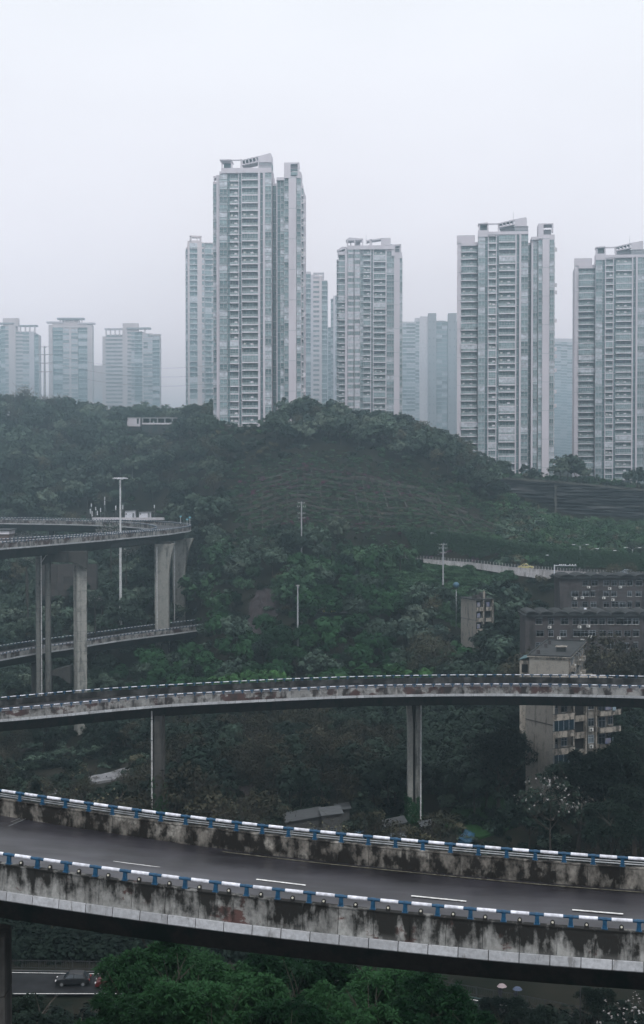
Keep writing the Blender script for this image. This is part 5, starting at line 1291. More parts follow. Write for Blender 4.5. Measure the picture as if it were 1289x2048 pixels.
# undergrowth: shrubs, creepers and weeds over all open ground
ub = []
for i, (lm, Rr, hh, s_) in enumerate([(L_DARK, 1.6, 1.5, .30), (L_VINE, 1.6, 1.2, .30), (L_VALL, 1.4, 1.3, .26), (L_OLIVE, 1.5, 1.3, .24), (L_VINE, 2.0, .55, .28), (L_PINK, 1.1, .6, .22), (L_SHADE, 1.7, 1.5, .30)]):
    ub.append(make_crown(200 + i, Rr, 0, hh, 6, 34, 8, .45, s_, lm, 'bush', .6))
pts, rz_, sz_, pk_ = [], [], [], []
def ug(x, y, s, k): pts.append((x, y, HZ(x, y) - .1)); rz_.append(R.uniform(0, 6.28)); sz_.append(s); pk_.append(k)
for _ in range(7500):
    y = 150 + 545 * R.random() ** .8; u = R.uniform(-60, 1350); x = XU(u, y)
    if y < 176: continue
    if u > 700 and abs(y - road_d(u)) < 6.0: continue
    if u > 990 and 547 < y < 562: continue
    if (60 < u < 280 and 270 < y < 300): continue
    if 490 < u < 560 and 392 < y < 412 and R.random() < .8: continue
    bank = 780 < u < 1040 and road_d(u) - 40 < y < road_d(u)
    terr = 470 < u < 1065 and 446 < y < 512
    if terr:
        if R.random() < .85: ug(x, y, R.uniform(.3, .7), R.choice([1, 3, 4, 4, 2, 4]))
        continue
    k = R.choice([1, 4, 4, 1, 2]) if bank else R.choice([0, 0, 6, 6, 3, 2]) if y < 430 else R.choice([0, 6, 0, 3, 1])
    ug(x, y, R.uniform(.6, 1.3) * (.8 if bank else 1), k)
for _ in range(3600):
    y = R.uniform(170.5, 212); ug(XU(R.uniform(-40, 1330), y), y, R.uniform(.8, 1.5), 6)
for _ in range(900):
    y = R.uniform(104, 149); ug(XU(R.uniform(-40, 1330), y), y, R.uniform(.8, 1.5), 6)
for _ in range(4200):   # grass and weeds between the terrace ribs
    u = R.uniform(470, 1065); y = R.uniform(446, 515); ug(XU(u, y), y, R.uniform(.25, .55), R.choice([1, 4, 4, 2]))
for _ in range(1500):   # the green bank below the hillside road
    u = R.uniform(780, 1035); y = road_d(u) - R.uniform(5, 38); ug(XU(u, y), y, R.uniform(.5, .9), R.choice([4, 4, 1, 4]))
for _ in range(2600):   # scrubby slope right of the terraces
    u = R.uniform(1000, 1330); y = R.uniform(418, 548); ug(XU(u, y), y, R.uniform(.7, 2.3), R.choice([1, 0, 0, 4, 3]))
for _ in range(90):    # pink flowering strips along the terraces
    u = R.uniform(480, 820); y = R.choice([503, 500, 488, 492]) + R.uniform(-2.5, 2.5); ug(XU(u, y), y, R.uniform(.5, .9), 5)
for _ in range(110):
    u = R.uniform(560, 1000); y = road_d(u) + R.uniform(3.8, 8.5); ug(XU(u, y), y, R.uniform(.4, .7), 5)
scatter('undergrowth', ub, pts, rz_, sz_, pk_)

# --- trees right below the near overpass, big in the picture -------------
near_p = []
for i in range(4):
    rng = np.random.default_rng(300 + i); nl = 16; Rr = 4.6; h0, h1 = 4.5, 14
    d = rng.normal(size=(nl, 3)); d[:, 2] = abs(d[:, 2]) * .9 - .2; d /= np.linalg.norm(d, axis=1)[:, None]
    lc = d * np.array([Rr, Rr, 4.2]) * rng.uniform(.4, .85, nl)[:, None]; lr = rng.uniform(1.0, 1.9, nl)
    nt_ = 330; li = rng.integers(0, nl, nt_); q = rng.normal(size=(nt_, 3)); q[:, 2] += .8; q /= np.linalg.norm(q, axis=1)[:, None]
    C = lc[li] + q * lr[li][:, None] * rng.uniform(.75, 1.05, nt_)[:, None]; C[:, 2] += 9.2
    # each tuft: narrow leaflets fanning out and drooping from its middle
    nper = 44; n = nt_ * nper; c = np.repeat(C, nper, 0)
    dd = rng.normal(size=(n, 3)); dd[:, 2] = dd[:, 2] * .7 + .35; dd /= np.linalg.norm(dd, axis=1)[:, None]
    L_ = rng.uniform(.28, .52, n); base = c + dd * (rng.uniform(.05, .3, n))[:, None]; tip = base + dd * L_[:, None] + np.array([0, 0, -1]) * (L_ * .35)[:, None]
    side = np.cross(dd, np.array([0, 0, 1.0])); side /= np.linalg.norm(side, axis=1)[:, None] + 1e-6; side = side + rng.normal(size=(n, 3)) * .25; wd = rng.uniform(.05, .085, n)[:, None]
    mid = (base + tip) / 2 + np.array([0, 0, .05])
    V = np.stack([base, mid - side * wd, tip, mid + side * wd], 1).reshape(-1, 3)
    near_p.append((npmesh('crown', V, quads(V), L_NEAR), make_trunk(300 + i, 4.5, 4, 13, .3, 12, 5, .3)))
for u, v, d, s_, lab in [(298, 1900, 88, .85, 'pointed bright green tree reaching highest below the near overpass'), (395, 1925, 96, .9, 'dark green tree crown just right of the pointed one'),
        (475, 1958, 82, .85, 'bright leafy crown at the bottom, fuller and nearer the lens than its neighbours'), (560, 1925, 98, .95, 'rounded green crown filling the bottom centre'), (650, 1930, 94, .9, 'green crown whose right side meets the glimpse of dark road'),
        (795, 1948, 90, .82, 'lone green crown standing in front of the dark road'), (860, 1985, 82, .7, 'low green crown at the right end of the bottom row'), (245, 2015, 78, .7, 'low bright crown at the bottom edge, leftmost of the leafy row'),
        (365, 1985, 78, .8, 'green crown cut by the bottom edge between two taller ones'), (700, 1995, 80, .75, 'green crown cut by the bottom edge left of the lone one'), (590, 2000, 77, .75, 'green crown cut by the bottom edge in the centre'), (930, 2030, 80, .55, 'smallest green crown, at the right end by the road markings')]:
    k = R.randrange(4); zt = ZV(v, d); x = XU(u, d); g = HZ(x, d); top = 12.7
    o = thing('leafy_tree', lab, 'tree', (x, d, zt - top * s_), R.uniform(0, 6.28), 'leafy trees below the near overpass')
    o.scale = (s_, s_, s_); link('crown', near_p[k][0], o)
    # the trunk is carried on down to the slope
    tl = (zt - top * s_ - g) / s_ + 1
    b = MB(); b.tube([(0, 0, 0.2), (0.1, .05, -tl / 2), (0, 0, -tl)], [.36, .42, .55], M_BARK, 8); t2 = link('trunk', near_p[k][1], o); b.build('trunk', o)
dark_p = []
for i in range(3):
    m2 = near_p[i][0].copy(); m2.materials[0] = L_SHADE if i else L_VALL; dark_p.append((m2, near_p[i][1]))  # crown copies recoloured darker, shade painted into the leaves
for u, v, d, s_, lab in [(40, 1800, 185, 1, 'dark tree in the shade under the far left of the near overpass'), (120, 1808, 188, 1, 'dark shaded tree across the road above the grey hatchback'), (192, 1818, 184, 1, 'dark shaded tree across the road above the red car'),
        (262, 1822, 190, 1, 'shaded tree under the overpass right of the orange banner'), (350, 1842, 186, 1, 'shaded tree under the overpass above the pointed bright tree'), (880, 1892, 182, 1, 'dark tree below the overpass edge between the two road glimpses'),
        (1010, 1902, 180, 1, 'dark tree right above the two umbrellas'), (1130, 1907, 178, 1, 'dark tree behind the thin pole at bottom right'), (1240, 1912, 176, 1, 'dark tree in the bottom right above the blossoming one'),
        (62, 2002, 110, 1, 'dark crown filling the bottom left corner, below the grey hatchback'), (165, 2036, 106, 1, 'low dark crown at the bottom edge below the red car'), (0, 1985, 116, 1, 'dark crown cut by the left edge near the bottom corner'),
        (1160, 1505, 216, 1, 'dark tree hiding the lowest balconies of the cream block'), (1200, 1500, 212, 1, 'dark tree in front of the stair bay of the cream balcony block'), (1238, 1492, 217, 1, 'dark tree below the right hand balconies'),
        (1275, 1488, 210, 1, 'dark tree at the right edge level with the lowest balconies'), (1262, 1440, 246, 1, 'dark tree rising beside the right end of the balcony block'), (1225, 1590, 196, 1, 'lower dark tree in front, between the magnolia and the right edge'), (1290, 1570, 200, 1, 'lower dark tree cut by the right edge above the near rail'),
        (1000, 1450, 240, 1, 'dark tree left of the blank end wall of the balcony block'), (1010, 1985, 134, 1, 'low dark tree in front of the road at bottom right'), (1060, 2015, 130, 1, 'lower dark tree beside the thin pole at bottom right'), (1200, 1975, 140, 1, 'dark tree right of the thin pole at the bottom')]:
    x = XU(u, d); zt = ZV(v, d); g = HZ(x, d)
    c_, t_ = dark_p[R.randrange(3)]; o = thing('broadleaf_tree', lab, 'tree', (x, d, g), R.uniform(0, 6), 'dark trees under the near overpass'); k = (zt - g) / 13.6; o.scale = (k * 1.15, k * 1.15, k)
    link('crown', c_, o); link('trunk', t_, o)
# magnolias in flower
for u, v, d, Rr, hh, fl, lab in [(52, 1064, 440, 5.5, 8, 420, 'white-flowering magnolia beside the flat-roofed building inside the loop'), (222, 1044, 455, 5.2, 8, 420, 'white-flowering magnolia inside the loop left of the lamp mast'),
        (252, 1092, 440, 3.8, 7, 130, 'sparsely flowering magnolia seen just under the loop deck beside the lamp mast'), (190, 1188, 400, 2.6, 5, 70, 'small white-flowering magnolia low between the two high piers'),
        (1105, 1545, 190, 5.0, 10.5, 80, 'magnolia with scattered white flowers in front of the cream balcony block'), (1275, 1990, 128, 4.0, 8, 90, 'white-flowering magnolia in the bottom right corner'), (55, 1112, 430, 3.2, 6, 60, 'thin magnolia under the high loop near the left edge')]:
    x = XU(u, d); zt = ZV(v, d); c_, t_, b_ = magnolia(int(u), Rr, hh, fl)
    o = thing('magnolia', lab, 'tree', (x, d, zt - hh), R.uniform(0, 6)); link('crown', c_, o); link('trunk', t_, o); link('blossom', b_, o)
    g = HZ(x, d)
    if zt - hh > g + .5: b = MB(); b.tube([(0, 0, 0), (0, 0, g - zt + hh - 1)], .2, M_BARK, 7); b.build('trunk', o)
# ------------------------------------------------------------------ hillside road, walls, terraces
def along(us, f, dz=0.0, step=8):
    out = []
    for u in np.arange(us[0], us[1] + step, step): d = f(u); x = XU(u, d); out.append(np.array([x, d, HZ(x, d) + dz]))
    return np.array(out)
RU = np.arange(690, 1420, 6)
def road_edge(off):
    out = []
    for u in RU:
        d = float(road_d(u)); x = XU(u, d); out.append([x, d + off, float(np.interp(u, [700, 840, 940, 1020, 1120, 1289], [-24.2, -24.8, -25.4, -26.0, -26.5, -26.9])) + .35])
    return np.array(out)
rn, rf = road_edge(-5.5), road_edge(5.5)
V = np.concatenate([rn, rf]); n = len(rn); i = np.arange(n - 1)
tag(link('hillside_road', npmesh('hillside_road', V, np.stack([i, i + 1, i + n + 1, i + n], -1), M_ASPH2)), kind='structure')
M_PWALL = stained('white_road_wall', (0.58, 0.56, 0.57), (0.20, 0.19, 0.19), None, .7, 4, (1.5, 1.5, .4), .3)
wl = thing('road_wall', 'long pale concrete wall and parapet holding up the hillside road', 'wall', tuple(rn[0]))
org = Vector(rn[0])
for k in range(0, len(RU) - 1, 1):
    u = RU[k]; p, q = Vector(rn[k]), Vector(rn[k + 1]); e_, L_ = frame_at(p, q)
    drop = float(np.interp(u, [690, 800, 880, 960, 1040, 1110, 1130, 1300], [.3, .5, 1.0, 1.4, 2.0, 2.6, 2.0, 1.5]))
    if u > 840:
        b = MB(); b.box(.03, L_ - .03, -.35, .0, -drop, .25, M_PWALL); b.box(0, L_, -.42, .06, .25, .38, M_PWALL); link('wall_panel', b.mesh('wall_panel'), wl, p - org, e_)
    if u > 760:
        b = MB(); b.box(0, .09, -.25, -.16, .3, 1.25, M_POLE); [b.box(0, L_, -.23, -.18, z, z + .05, M_GALV) for z in (.75, 1.2)]; link('railing', b.mesh('railing'), wl, p - org, e_)
# wall behind the road, hung with creepers
wb = thing('retaining_wall', 'tall retaining wall behind the hillside road, covered in hanging creepers', 'wall', tuple(rf[0])); org = Vector(rf[0])
M_RW = stained('retaining_wall_stone', (0.10, 0.085, 0.10), (0.035, 0.035, 0.035), None, .3, 4, (1, 1, .4), .5)
tops = []
for k in range(len(RU) - 1):
    u = RU[k]; p, q = Vector(rf[k]), Vector(rf[k + 1]); e_, L_ = frame_at(p + Vector((0, 1.2, 0)), q + Vector((0, 1.2, 0)))
    h_ = float(np.interp(u, [690, 740, 850, 950, 1060, 1150, 1300], [6.5, 8.5, 8.8, 8.0, 6.5, 5.5, 5]))
    tops.append((p, q, h_))
    b = MB(); b.box(.02, L_ - .02, 0, .5, -1, h_, M_RW); b.box(0, L_, -.08, .55, h_, h_ + .22, M_RW); link('wall_panel', b.mesh('wall_panel'), wb, p - org + Vector((0, 1.2, 0)), e_)
rng = np.random.default_rng(5); C = []; O = []
for p, q, h_ in tops:
    for _ in range(46):
        t = rng.random(); z = h_ * (1 - rng.random() ** 1.3 * .82) + rng.uniform(-.2, .5); pp = p.lerp(q, t)
        C.append((pp.x - org.x, pp.y - org.y + 1.0 - rng.uniform(0, .35), pp.z - org.z + z)); O.append((rng.normal() * .6, -.7 + rng.normal() * .4, .3))
V = leaf_cloud(rng, np.array(C), np.array(O), 7, .75, .34, .2, 1.5, 1.6)
tag(link('creeper', npmesh('creeper', V, quads(V), L_WALL), wb), kind='stuff')

# terraces: concrete ribs laid along and up the slope
M_RIB = stained('terrace_rib', (0.085, 0.075, 0.07), (0.025, 0.025, 0.022), None, .5, 4, (1, 1, 1), .5)
M_RIBP = stained('pale_rib', (0.12, 0.12, 0.11), (0.04, 0.04, 0.038), None, .5, 4, (1, 1, 1), .5)
tr = thing('slope_terraces', 'curved rows of concrete terrace ribs over the open slope in the middle of the hill', 'terraces', (XU(740, 480), 480, HZ(XU(740, 480), 480)))
org = Vector(tr.location)
def rib(u0, d0, u1, d1, w, h, mt, step=10, dz=.0):
    n = max(2, int(max(abs(u1 - u0) / step, abs(d1 - d0) / 3))); pp = []
    for k in range(n + 1):
        t = k / n; u = u0 + (u1 - u0) * t; d = d0 + (d1 - d0) * t; x = XU(u, d); pp.append(Vector((x, d, HZ(x, d) + dz)) - org)
    b = MB()
    vs = []; fs = []
    for k, p_ in enumerate(pp):
        t_ = (pp[min(k + 1, n)] - pp[max(k - 1, 0)]); t_.z = 0; t_.normalize(); s_ = Vector((-t_.y, t_.x, 0)) * w / 2
        vs += [p_ - s_ - Vector((0, 0, .6)), p_ + s_ - Vector((0, 0, .6)), p_ + s_ + Vector((0, 0, h)), p_ - s_ + Vector((0, 0, h))]
    for k in range(n):
        for j in range(4): fs.append((k * 4 + j, k * 4 + (j + 1) % 4, k * 4 + 4 + (j + 1) % 4, k * 4 + 4 + j))
    fs += [(3, 2, 1, 0), (n * 4, n * 4 + 1, n * 4 + 2, n * 4 + 3)]
    b.add(vs, fs, mt); return link('rib', b.mesh('rib'), tr)
ROWS = [(452, 560, 1045), (457, 530, 1040), (462, 505, 1030), (467, 490, 1020), (472, 482, 1010), (477, 478, 1000), (482, 476, 975), (487, 478, 960), (492, 484, 930), (497, 500, 880), (502, 520, 830)]
for d, u0, u1 in ROWS:
    uu = u0
    while uu < u1:
        L_ = R.uniform(60, 120); e_ = min(u1, uu + L_)
        if R.random() < .9: rib(uu, d + R.uniform(-.2, .2), e_, d + R.uniform(-.2, .2) - (.9 if e_ > 800 else 0), .35, R.uniform(.45, .8), M_RIB if R.random() < .85 else M_RIBP)
        uu = e_ + R.uniform(2, 10)
for u0, d0, d1, lean in [(500, 458, 492, 3), (525, 456, 496, 2), (550, 455, 496, 1), (575, 454, 497, 0), (597, 454, 500, -2), (612, 484, 502, -5), (630, 486, 503, -8), (648, 455, 500, -10), (672, 454, 480, 6), (722, 458, 498, -16), (742, 460, 499, -18), (760, 464, 500, -18), (778, 470, 500, -18), (796, 474, 500, -22), (820, 466, 503, -30), (846, 470, 503, -34), (900, 455, 500, -50), (925, 452, 495, -50), (950, 452, 492, -50), (975, 450, 488, -52), (1000, 450, 485, -52), (1020, 448, 480, -52), (1040, 446, 474, -50), (1052, 446, 468, -44)]:
    rib(u0, d0, u0 + lean, d1, .26, .3, M_RIBP if u0 in (630, 742, 778, 796, 820, 900, 950, 1020) else M_RIB)
for u0, u1, d0, d1 in ((880, 920, 500, 504), (700, 850, 499, 500.5), (842, 1000, 490, 481)): rib(u0, d0, u1, d1, .5, .55, M_RIBP)

# dark rock wall on the right
M_ROCK = mat('layered_rock', (0.030, 0.036, 0.042), .95, .4, .35, col2=(0.10, 0.105, 0.11), detail=12, bump=.8, coord='World', stretch=(.22, .22, 1.7), lo=.50, hi=.72)
rng = np.random.default_rng(9); nu, nv = 230, 64
us = np.linspace(965, 1420, nu); lay = rng.uniform(-1, 1, nv); V = []
from mathutils import noise as mn
for j in range(nv):
    t = j / (nv - 1)
    for i_, u in enumerate(us):
        d = 552 - .5 * t * 4; zt = float(np.interp(u, [965, 1000, 1110, 1289, 1420], [1.2, .4, -.9, -4.2, -5])); zb = float(np.interp(u, [965, 1000, 1110, 1289], [-11, -17, -19, -20]))
        x = XU(u, d); z = zb + (zt - zb) * t
        off = 1.1 * mn.noise(Vector((x * .05, z * 1.1, 3))) + .7 * mn.noise(Vector((x * .16, z * 2.6, 8))) + .35 * lay[j]
        V.append((x, d + 1.6 * t - off, z))
V = np.array(V); idx = np.arange(nu * nv).reshape(nv, nu)
Qd = np.stack([idx[:-1, :-1], idx[:-1, 1:], idx[1:, 1:], idx[1:, :-1]], -1).reshape(-1, 4)
tag(link('rock_cliff', npmesh('rock_cliff', V, Qd, M_ROCK)), kind='structure')
fw = thing('parapet_wall', 'low parapet running along the top of the dark rock wall at the foot of the right towers', 'wall', (XU(985, 553), 553, 1.2)); org = Vector(fw.location)
pu = list(range(950, 1400, 12))
zt = lambda u: float(np.interp(u, [950, 1000, 1110, 1289, 1420], [2.0, .6, -.7, -4.0, -4.8]))
for a_, c_ in zip(pu[:-1], pu[1:]):
    p, q = Vector((XU(a_, 551.5), 551.5, zt(a_))), Vector((XU(c_, 551.5), 551.5, zt(c_))); e_, L_ = frame_at(p, q)
    b = MB(); b.box(0.02, L_, -.1, .1, -.4, .35, M_RIBP); b.box(0, .15, -.14, .14, -.4, .6, M_RIBP); b.box(.15, L_, -.03, .03, .5, .56, M_GALV); link('wall_panel', b.mesh('wall_panel'), fw, p - org, e_)
b = MB()
for z in np.arange(-16, -2.5, 1.0): x = XU(1112, 548); b.box(x - .55 + .15 * math.sin(z), x + .35 + .1 * math.cos(z * 2), 547.2, 547.9, z, z + .93, M_RIBP)
tag(b.build('drain_chute'), 'pale stepped drain chute running straight down the dark rock wall', 'drain chute')

# ------------------------------------------------------------------ valley road and its traffic
VE = [(u, v) for u, v in [(-60,1942),(65,1944),(220,1946.5),(450,1951),(700,1959),(800,1971),(895,1989),(1040,2014),(1200,2047),(1400,2090)]]
VN = [(-60,1990),(65,1990),(220,1990),(450,1991),(700,1999),(800,2011),(895,2030),(1040,2056),(1200,2092),(1400,2140)]
e1 = resample(dense([PZ(u, v, -57.7) for u, v in VE], 1), 80); e2 = resample(dense([PZ(u, v, -57.7) for u, v in VN], 1), 80)
V = np.concatenate([e2, e1]); n = 80; i = np.arange(n - 1)
tag(link('valley_road', npmesh('valley_road', V, np.stack([i, i + 1, i + n + 1, i + n], -1), mat('lane_asphalt_painted_shade', (0.020, 0.021, 0.023), .85, .3, .6, coord='World', spec=.12))), kind='structure')  # overpass shade is put into this darker asphalt colour
for E_, o_ in ((e1, -.35), (e2, .35)):
    W_ = (e1 - e2); W_ /= np.linalg.norm(W_, axis=1)[:, None]
    a_ = E_ + W_ * o_ + [0, 0, .01]; b_ = a_ + W_ * .15; V = np.concatenate([a_, b_]); tag(link('road_edge_line', npmesh('road_edge_line', V, np.stack([i, i + 1, i + n + 1, i + n], -1), M_LINE)), kind='structure')
# kerb and street fence along the far side
M_FENCE = mat('dark_fence_paint', (.04, .042, .045), .7, spec=.2)
fn = thing('street_fence', 'dark street fence along the far side of the valley road below the overpass', 'fence', tuple(e1[0])); org = Vector(e1[0])
st = stations(e1 + np.array([0, .8, 0]), 2.0)
for p, q in zip(st[:-1], st[1:]):
    e_, L_ = frame_at(p, q); b = MB(); b.box(0, .08, -.04, .04, 0, 1.15, M_FENCE); b.box(0, L_, -.02, .02, 1.05, 1.12, M_FENCE); b.box(0, L_, -.02, .02, .2, .26, M_FENCE)
    for k in range(7): b.box(.25 * k + .2, .25 * k + .23, -.01, .01, .26, 1.05, M_FENCE)
    link('fence_panel', b.mesh('fence_panel'), fn, p - org, e_)
kb = MB(); lst = [tuple(p) for p in (e1 + np.array([0, .25, 0.05]))]
kb.tube(lst, .12, M_DECK, 4); tag(kb.build('kerb'), kind='structure')
def carbody(L_, W_, H_, paint, hatch=True):
    """shared outline extruded and pinched at the roof"""
    h = L_ / 2
    low = [(-h, .28), (-h + .05, .62), (-h + .25, .82), (-h * .52, .93), (h * .62, .95), (h - .12, .88), (h, .62), (h - .02, .28)]
    cab = [(-h * .50, .92), (-h * .22, H_ - .04), (h * .1, H_), (h * (.62 if hatch else .42), H_ - .06), (h * (.84 if hatch else .66), .94)]
    b = MB(); b.prism([(x, z) for x, z in low], -W_ / 2, W_ / 2, paint)
    n = len(cab); a = [(x, -W_ / 2 + (.05 if z < 1 else .2), z) for x, z in cab]; c = [(x, -y, z) for x, y, z in a]
    b.add(a + c, [tuple(range(n)), tuple(range(2 * n - 1, n - 1, -1))] + [(i, i + n, (i + 1) % n + n, (i + 1) % n) for i in range(n)], paint)
    g = MB()
    for s in (-1, 1):
        Y0 = s * (W_ / 2 - .03); Y1 = s * (W_ / 2 - .175)
        for xa, xb, xc, xd in ((-h * .42, -h * .2, h * .06, h * .06), (h * .1, h * .1, h * .56 if hatch else h * .38, h * .72 if hatch else h * .56)):
            g.add([(xa, Y0, .97), (xb, Y1 , H_ - .12), (xc, Y1, H_ - .1), (xd, Y0, .97)], [(0, 1, 2, 3)], M_OG)
    g.add([(-h * .53, -W_ / 2 + .15, .96), (-h * .53, W_ / 2 - .15, .96), (-h * .24, W_ / 2 - .27, H_ - .07), (-h * .24, -W_ / 2 + .27, H_ - .07)], [(0, 1, 2, 3)], M_OG)
    xr0, xr1 = (h * .87, h * .65) if hatch else (h * .69, h * .45)
    g.add([(xr0, -W_ / 2 + .15, .97), (xr0, W_ / 2 - .15, .97), (xr1, W_ / 2 - .27, H_ - .1), (xr1, -W_ / 2 + .27, H_ - .1)], [(0, 1, 2, 3)], M_OG)
    return b, g
M_LAMPG = mat('headlamp', (.6, .6, .6), .2); M_TAIL = mat('tail_lamp', (.3, .01, .01), .3)
def car(label, loc, rz, paint, L_=4.2, W_=1.75, H_=1.48, hatch=True, roofsign=False, name='parked_car'):
    r_ = thing(name, label, 'car', loc, rz); b, g = carbody(L_, W_, H_, paint, hatch); o = b.build('body', r_)
    bv = o.modifiers.new('bevel', 'BEVEL'); bv.width = .06; bv.segments = 2; g.build('windows', r_) if False else g.build('glazing', r_)
    for x in (-L_ * .31, L_ * .31):
        for s in (-1, 1):
            w = MB(); w.tube([(0, -.1, 0), (0, .1, 0)], .31, M_BLACK, 14); o = link('wheel', w.mesh('wheel'), r_, (x, s * (W_ / 2 - .08), .31)); w = MB(); w.tube([(0, -.115, 0), (0, .115, 0)], .18, M_GALV, 10); link('rim', w.mesh('rim'), o)
    for s in (-1, 1):
        m_ = MB(); m_.box(-L_ / 2 - .01, -L_ / 2 + .12, s * .62 - .16, s * .62 + .16, .6, .74, M_LAMPG); m_.build('headlight', r_)
        m_ = MB(); m_.box(L_ / 2 - .12, L_ / 2 + .01, s * .66 - .12, s * .66 + .12, .66, .84, M_TAIL); m_.build('tail_light', r_)
    if roofsign: m_ = MB(); m_.box(-.1, .1, -.3, .3, H_, H_ + .15, M_WHITE); m_.build('roof_sign', r_)
    return r_
pt = lambda n, c, r=.35: mat(n, c, r, .05, spec=.4)
p = PZ(147, 1969, -57.7); car('dark grey hatchback with a pale side stripe on the valley road below the overpass', (p.x, p.y, p.z), .04, pt('dark_grey_paint', (.012, .013, .015)), 3.9, 1.7, 1.5)
p = PZ(228, 1973, -57.7); car('dark red car half hidden by the leafy tree on the valley road', (p.x, p.y, p.z), .04, pt('red_paint', (.07, .007, .007)), 4.1)
p = Vector(rn[min(range(len(RU)), key=lambda k: abs(RU[k] - 1053))]); car('yellow taxi on the hillside road above the white wall', (p.x, p.y + 2.2, p.z), math.pi - .35, pt('taxi_yellow', (.50, .42, .13)), 4.4, 1.75, 1.5, False, True, name='taxi')
p = Vector(rn[min(range(len(RU)), key=lambda k: abs(RU[k] - 1250))]); car('silver car on the hillside road at the far right above the upper brick block', (p.x, p.y + 2.2, p.z), -.2, pt('silver_paint', (.25, .30, .36)), 4.4, 1.8, 1.5, True)
x = XU(662, 400); zc = ZV(1224, 396); r_ = car('yellow van glimpsed through the trees on the lower hill', (XU(662, 392), 392, ZV(1226, 392)), .1, pt('van_yellow', (.32, .32, .06)), 4.6, 1.8, 1.7, True, name='parked_van')
b = MB(); x0 = XU(620, 392); b.box(x0, XU(715, 392), 390.5, 396, ZV(1226, 392) - .4, ZV(1226, 392) - .02, M_DECK); tag(b.build('lay_by'), kind='structure')
# two umbrellas carried along the road
def walker(label, u, v, cap):
    p = PZ(u, v, -57.6); r_ = thing('person', label, 'person', (p.x, p.y, p.z), R.uniform(-.4, .4))
    me = bpy.data.meshes.new('body')
    J = [(0, 0, .92), (0, 0, 1.2), (0, 0, 1.42), (0, 0, 1.5), (0, -.02, 1.62), (-.1, 0, .88), (-.12, -.1, .5), (-.12, .06, .08), (-.12, -.08, .03), (.1, 0, .88), (.11, .1, .5), (.12, .22, .1), (.12, .1, .03), (-.19, 0, 1.4), (-.24, 0, 1.12), (-.2, -.12, .9), (.19, 0, 1.4), (.24, -.08, 1.15), (.14, -.26, 1.28)]
    Ed = [(0, 1), (1, 2), (2, 3), (3, 4), (0, 5), (5, 6), (6, 7), (7, 8), (0, 9), (9, 10), (10, 11), (11, 12), (2, 13), (13, 14), (14, 15), (2, 16), (16, 17), (17, 18)]
    Rd = [.15, .15, .16, .06, .11, .1, .075, .05, .04, .1, .075, .05, .04, .07, .05, .04, .07, .05, .04]
    me.from_pydata(J, Ed, []); me.materials.append(mat('walker_clothes', (.05, .05, .06), .9, .3))
    o = link('body', me, r_); sk = o.modifiers.new('skin', 'SKIN')
    for v_, rr in zip(me.skin_vertices[0].data if me.skin_vertices else [], Rd): v_.radius = (rr, rr)
    ss = o.modifiers.new('sub', 'SUBSURF'); ss.levels = 1; ss.render_levels = 1
    um = thing('umbrella', label.replace('person under', 'open').replace('walking', 'carried'), 'umbrella', (p.x + .14, p.y - .26, p.z + 1.2))
    b = MB(); n = 8; top = (0, 0, .95); ring = [(.56 * math.cos(k * math.pi / 4), .56 * math.sin(k * math.pi / 4), .62) for k in range(n)]; mid = [(.32 * math.cos(k * math.pi / 4), .32 * math.sin(k * math.pi / 4), .86) for k in range(n)]
    b.add([top] + mid + ring, [(0, 1 + k, 1 + (k + 1) % n) for k in range(n)] + [(1 + k, 1 + n + k, 1 + n + (k + 1) % n, 1 + (k + 1) % n) for k in range(n)], cap); b.build('canopy', um)
    b = MB(); b.tube([(0, 0, -.02), (0, 0, 1.0)], .015, M_GALV, 5); b.build('shaft', um)
walker('person under a pale pinkish umbrella walking beside the valley road', 1001, 2004, mat('pinkish_umbrella', (.30, .24, .25), .5))
walker('person under a dark blue umbrella walking beside the valley road', 1032, 2010, mat('blue_umbrella', (.05, .07, .12), .5))
# fallen orange blossom or banner strip by the fence
b = MB(); p = PZ(222, 1923, -56.5); 
for k in range(14): b.box(p.x + k * .19, p.x + k * .19 + .13, p.y + .2, p.y + .28, p.z - .05 + .06 * math.sin(k * 2.1), p.z + .38 + .05 * math.sin(k), mat('orange_banner', (.36, .12, .03), .7))
b.box(p.x - .1, p.x + 2.75, p.y + .28, p.y + .31, p.z - .2, p.z + .5, M_DARKOPEN); tag(b.build('banner'), 'orange-lettered dark banner tied to the fence above the red car', 'banner')
# blue tarpaulins by the sheds, grey concrete apron and bare soil on the valley floor
def sheet(name, poly, mt, label=None, cat=None, kind=None, dz=.15, bumpy=0.0, thick=.12):
    """an uneven slab following the ground inside a polygon of (u, d)"""
    xy = [(XU(u, d), d) for u, d in poly]; cx = sum(p_[0] for p_ in xy) / len(xy); cy = sum(p_[1] for p_ in xy) / len(xy)
    V = []; Fc = []; m = 7; n = len(xy)
    per = []
    for a_, c_ in zip(xy, xy[1:] + xy[:1]): per += [(a_[0] + (c_[0] - a_[0]) * t / 4, a_[1] + (c_[1] - a_[1]) * t / 4) for t in range(4)]
    n = len(per)
    for r_ in range(m + 1):
        for px, py in per:
            t = r_ / m; x = cx + (px - cx) * t; y = cy + (py - cy) * t; V.append((x, y, HZ(x, y) + dz + bumpy * mn.noise(Vector((x * .7, y * .7, 1))) * (1 - t * .6)))
    for px, py in per: V.append((px, py, HZ(px, py) - thick))
    for r_ in range(m + 1):
        for k in range(n): Fc.append((r_ * n + k, (r_ + 1) * n + k, (r_ + 1) * n + (k + 1) % n, r_ * n + (k + 1) % n))
    me = bpy.data.meshes.new(name); me.from_pydata(V, [], Fc); me.materials.append(mt); return tag(link(name, me), label, cat, None, kind)
M_TARP = mat('blue_tarpaulin', (.02, .075, .13), .4, .35, 1.5, coord='World', bump=.4)
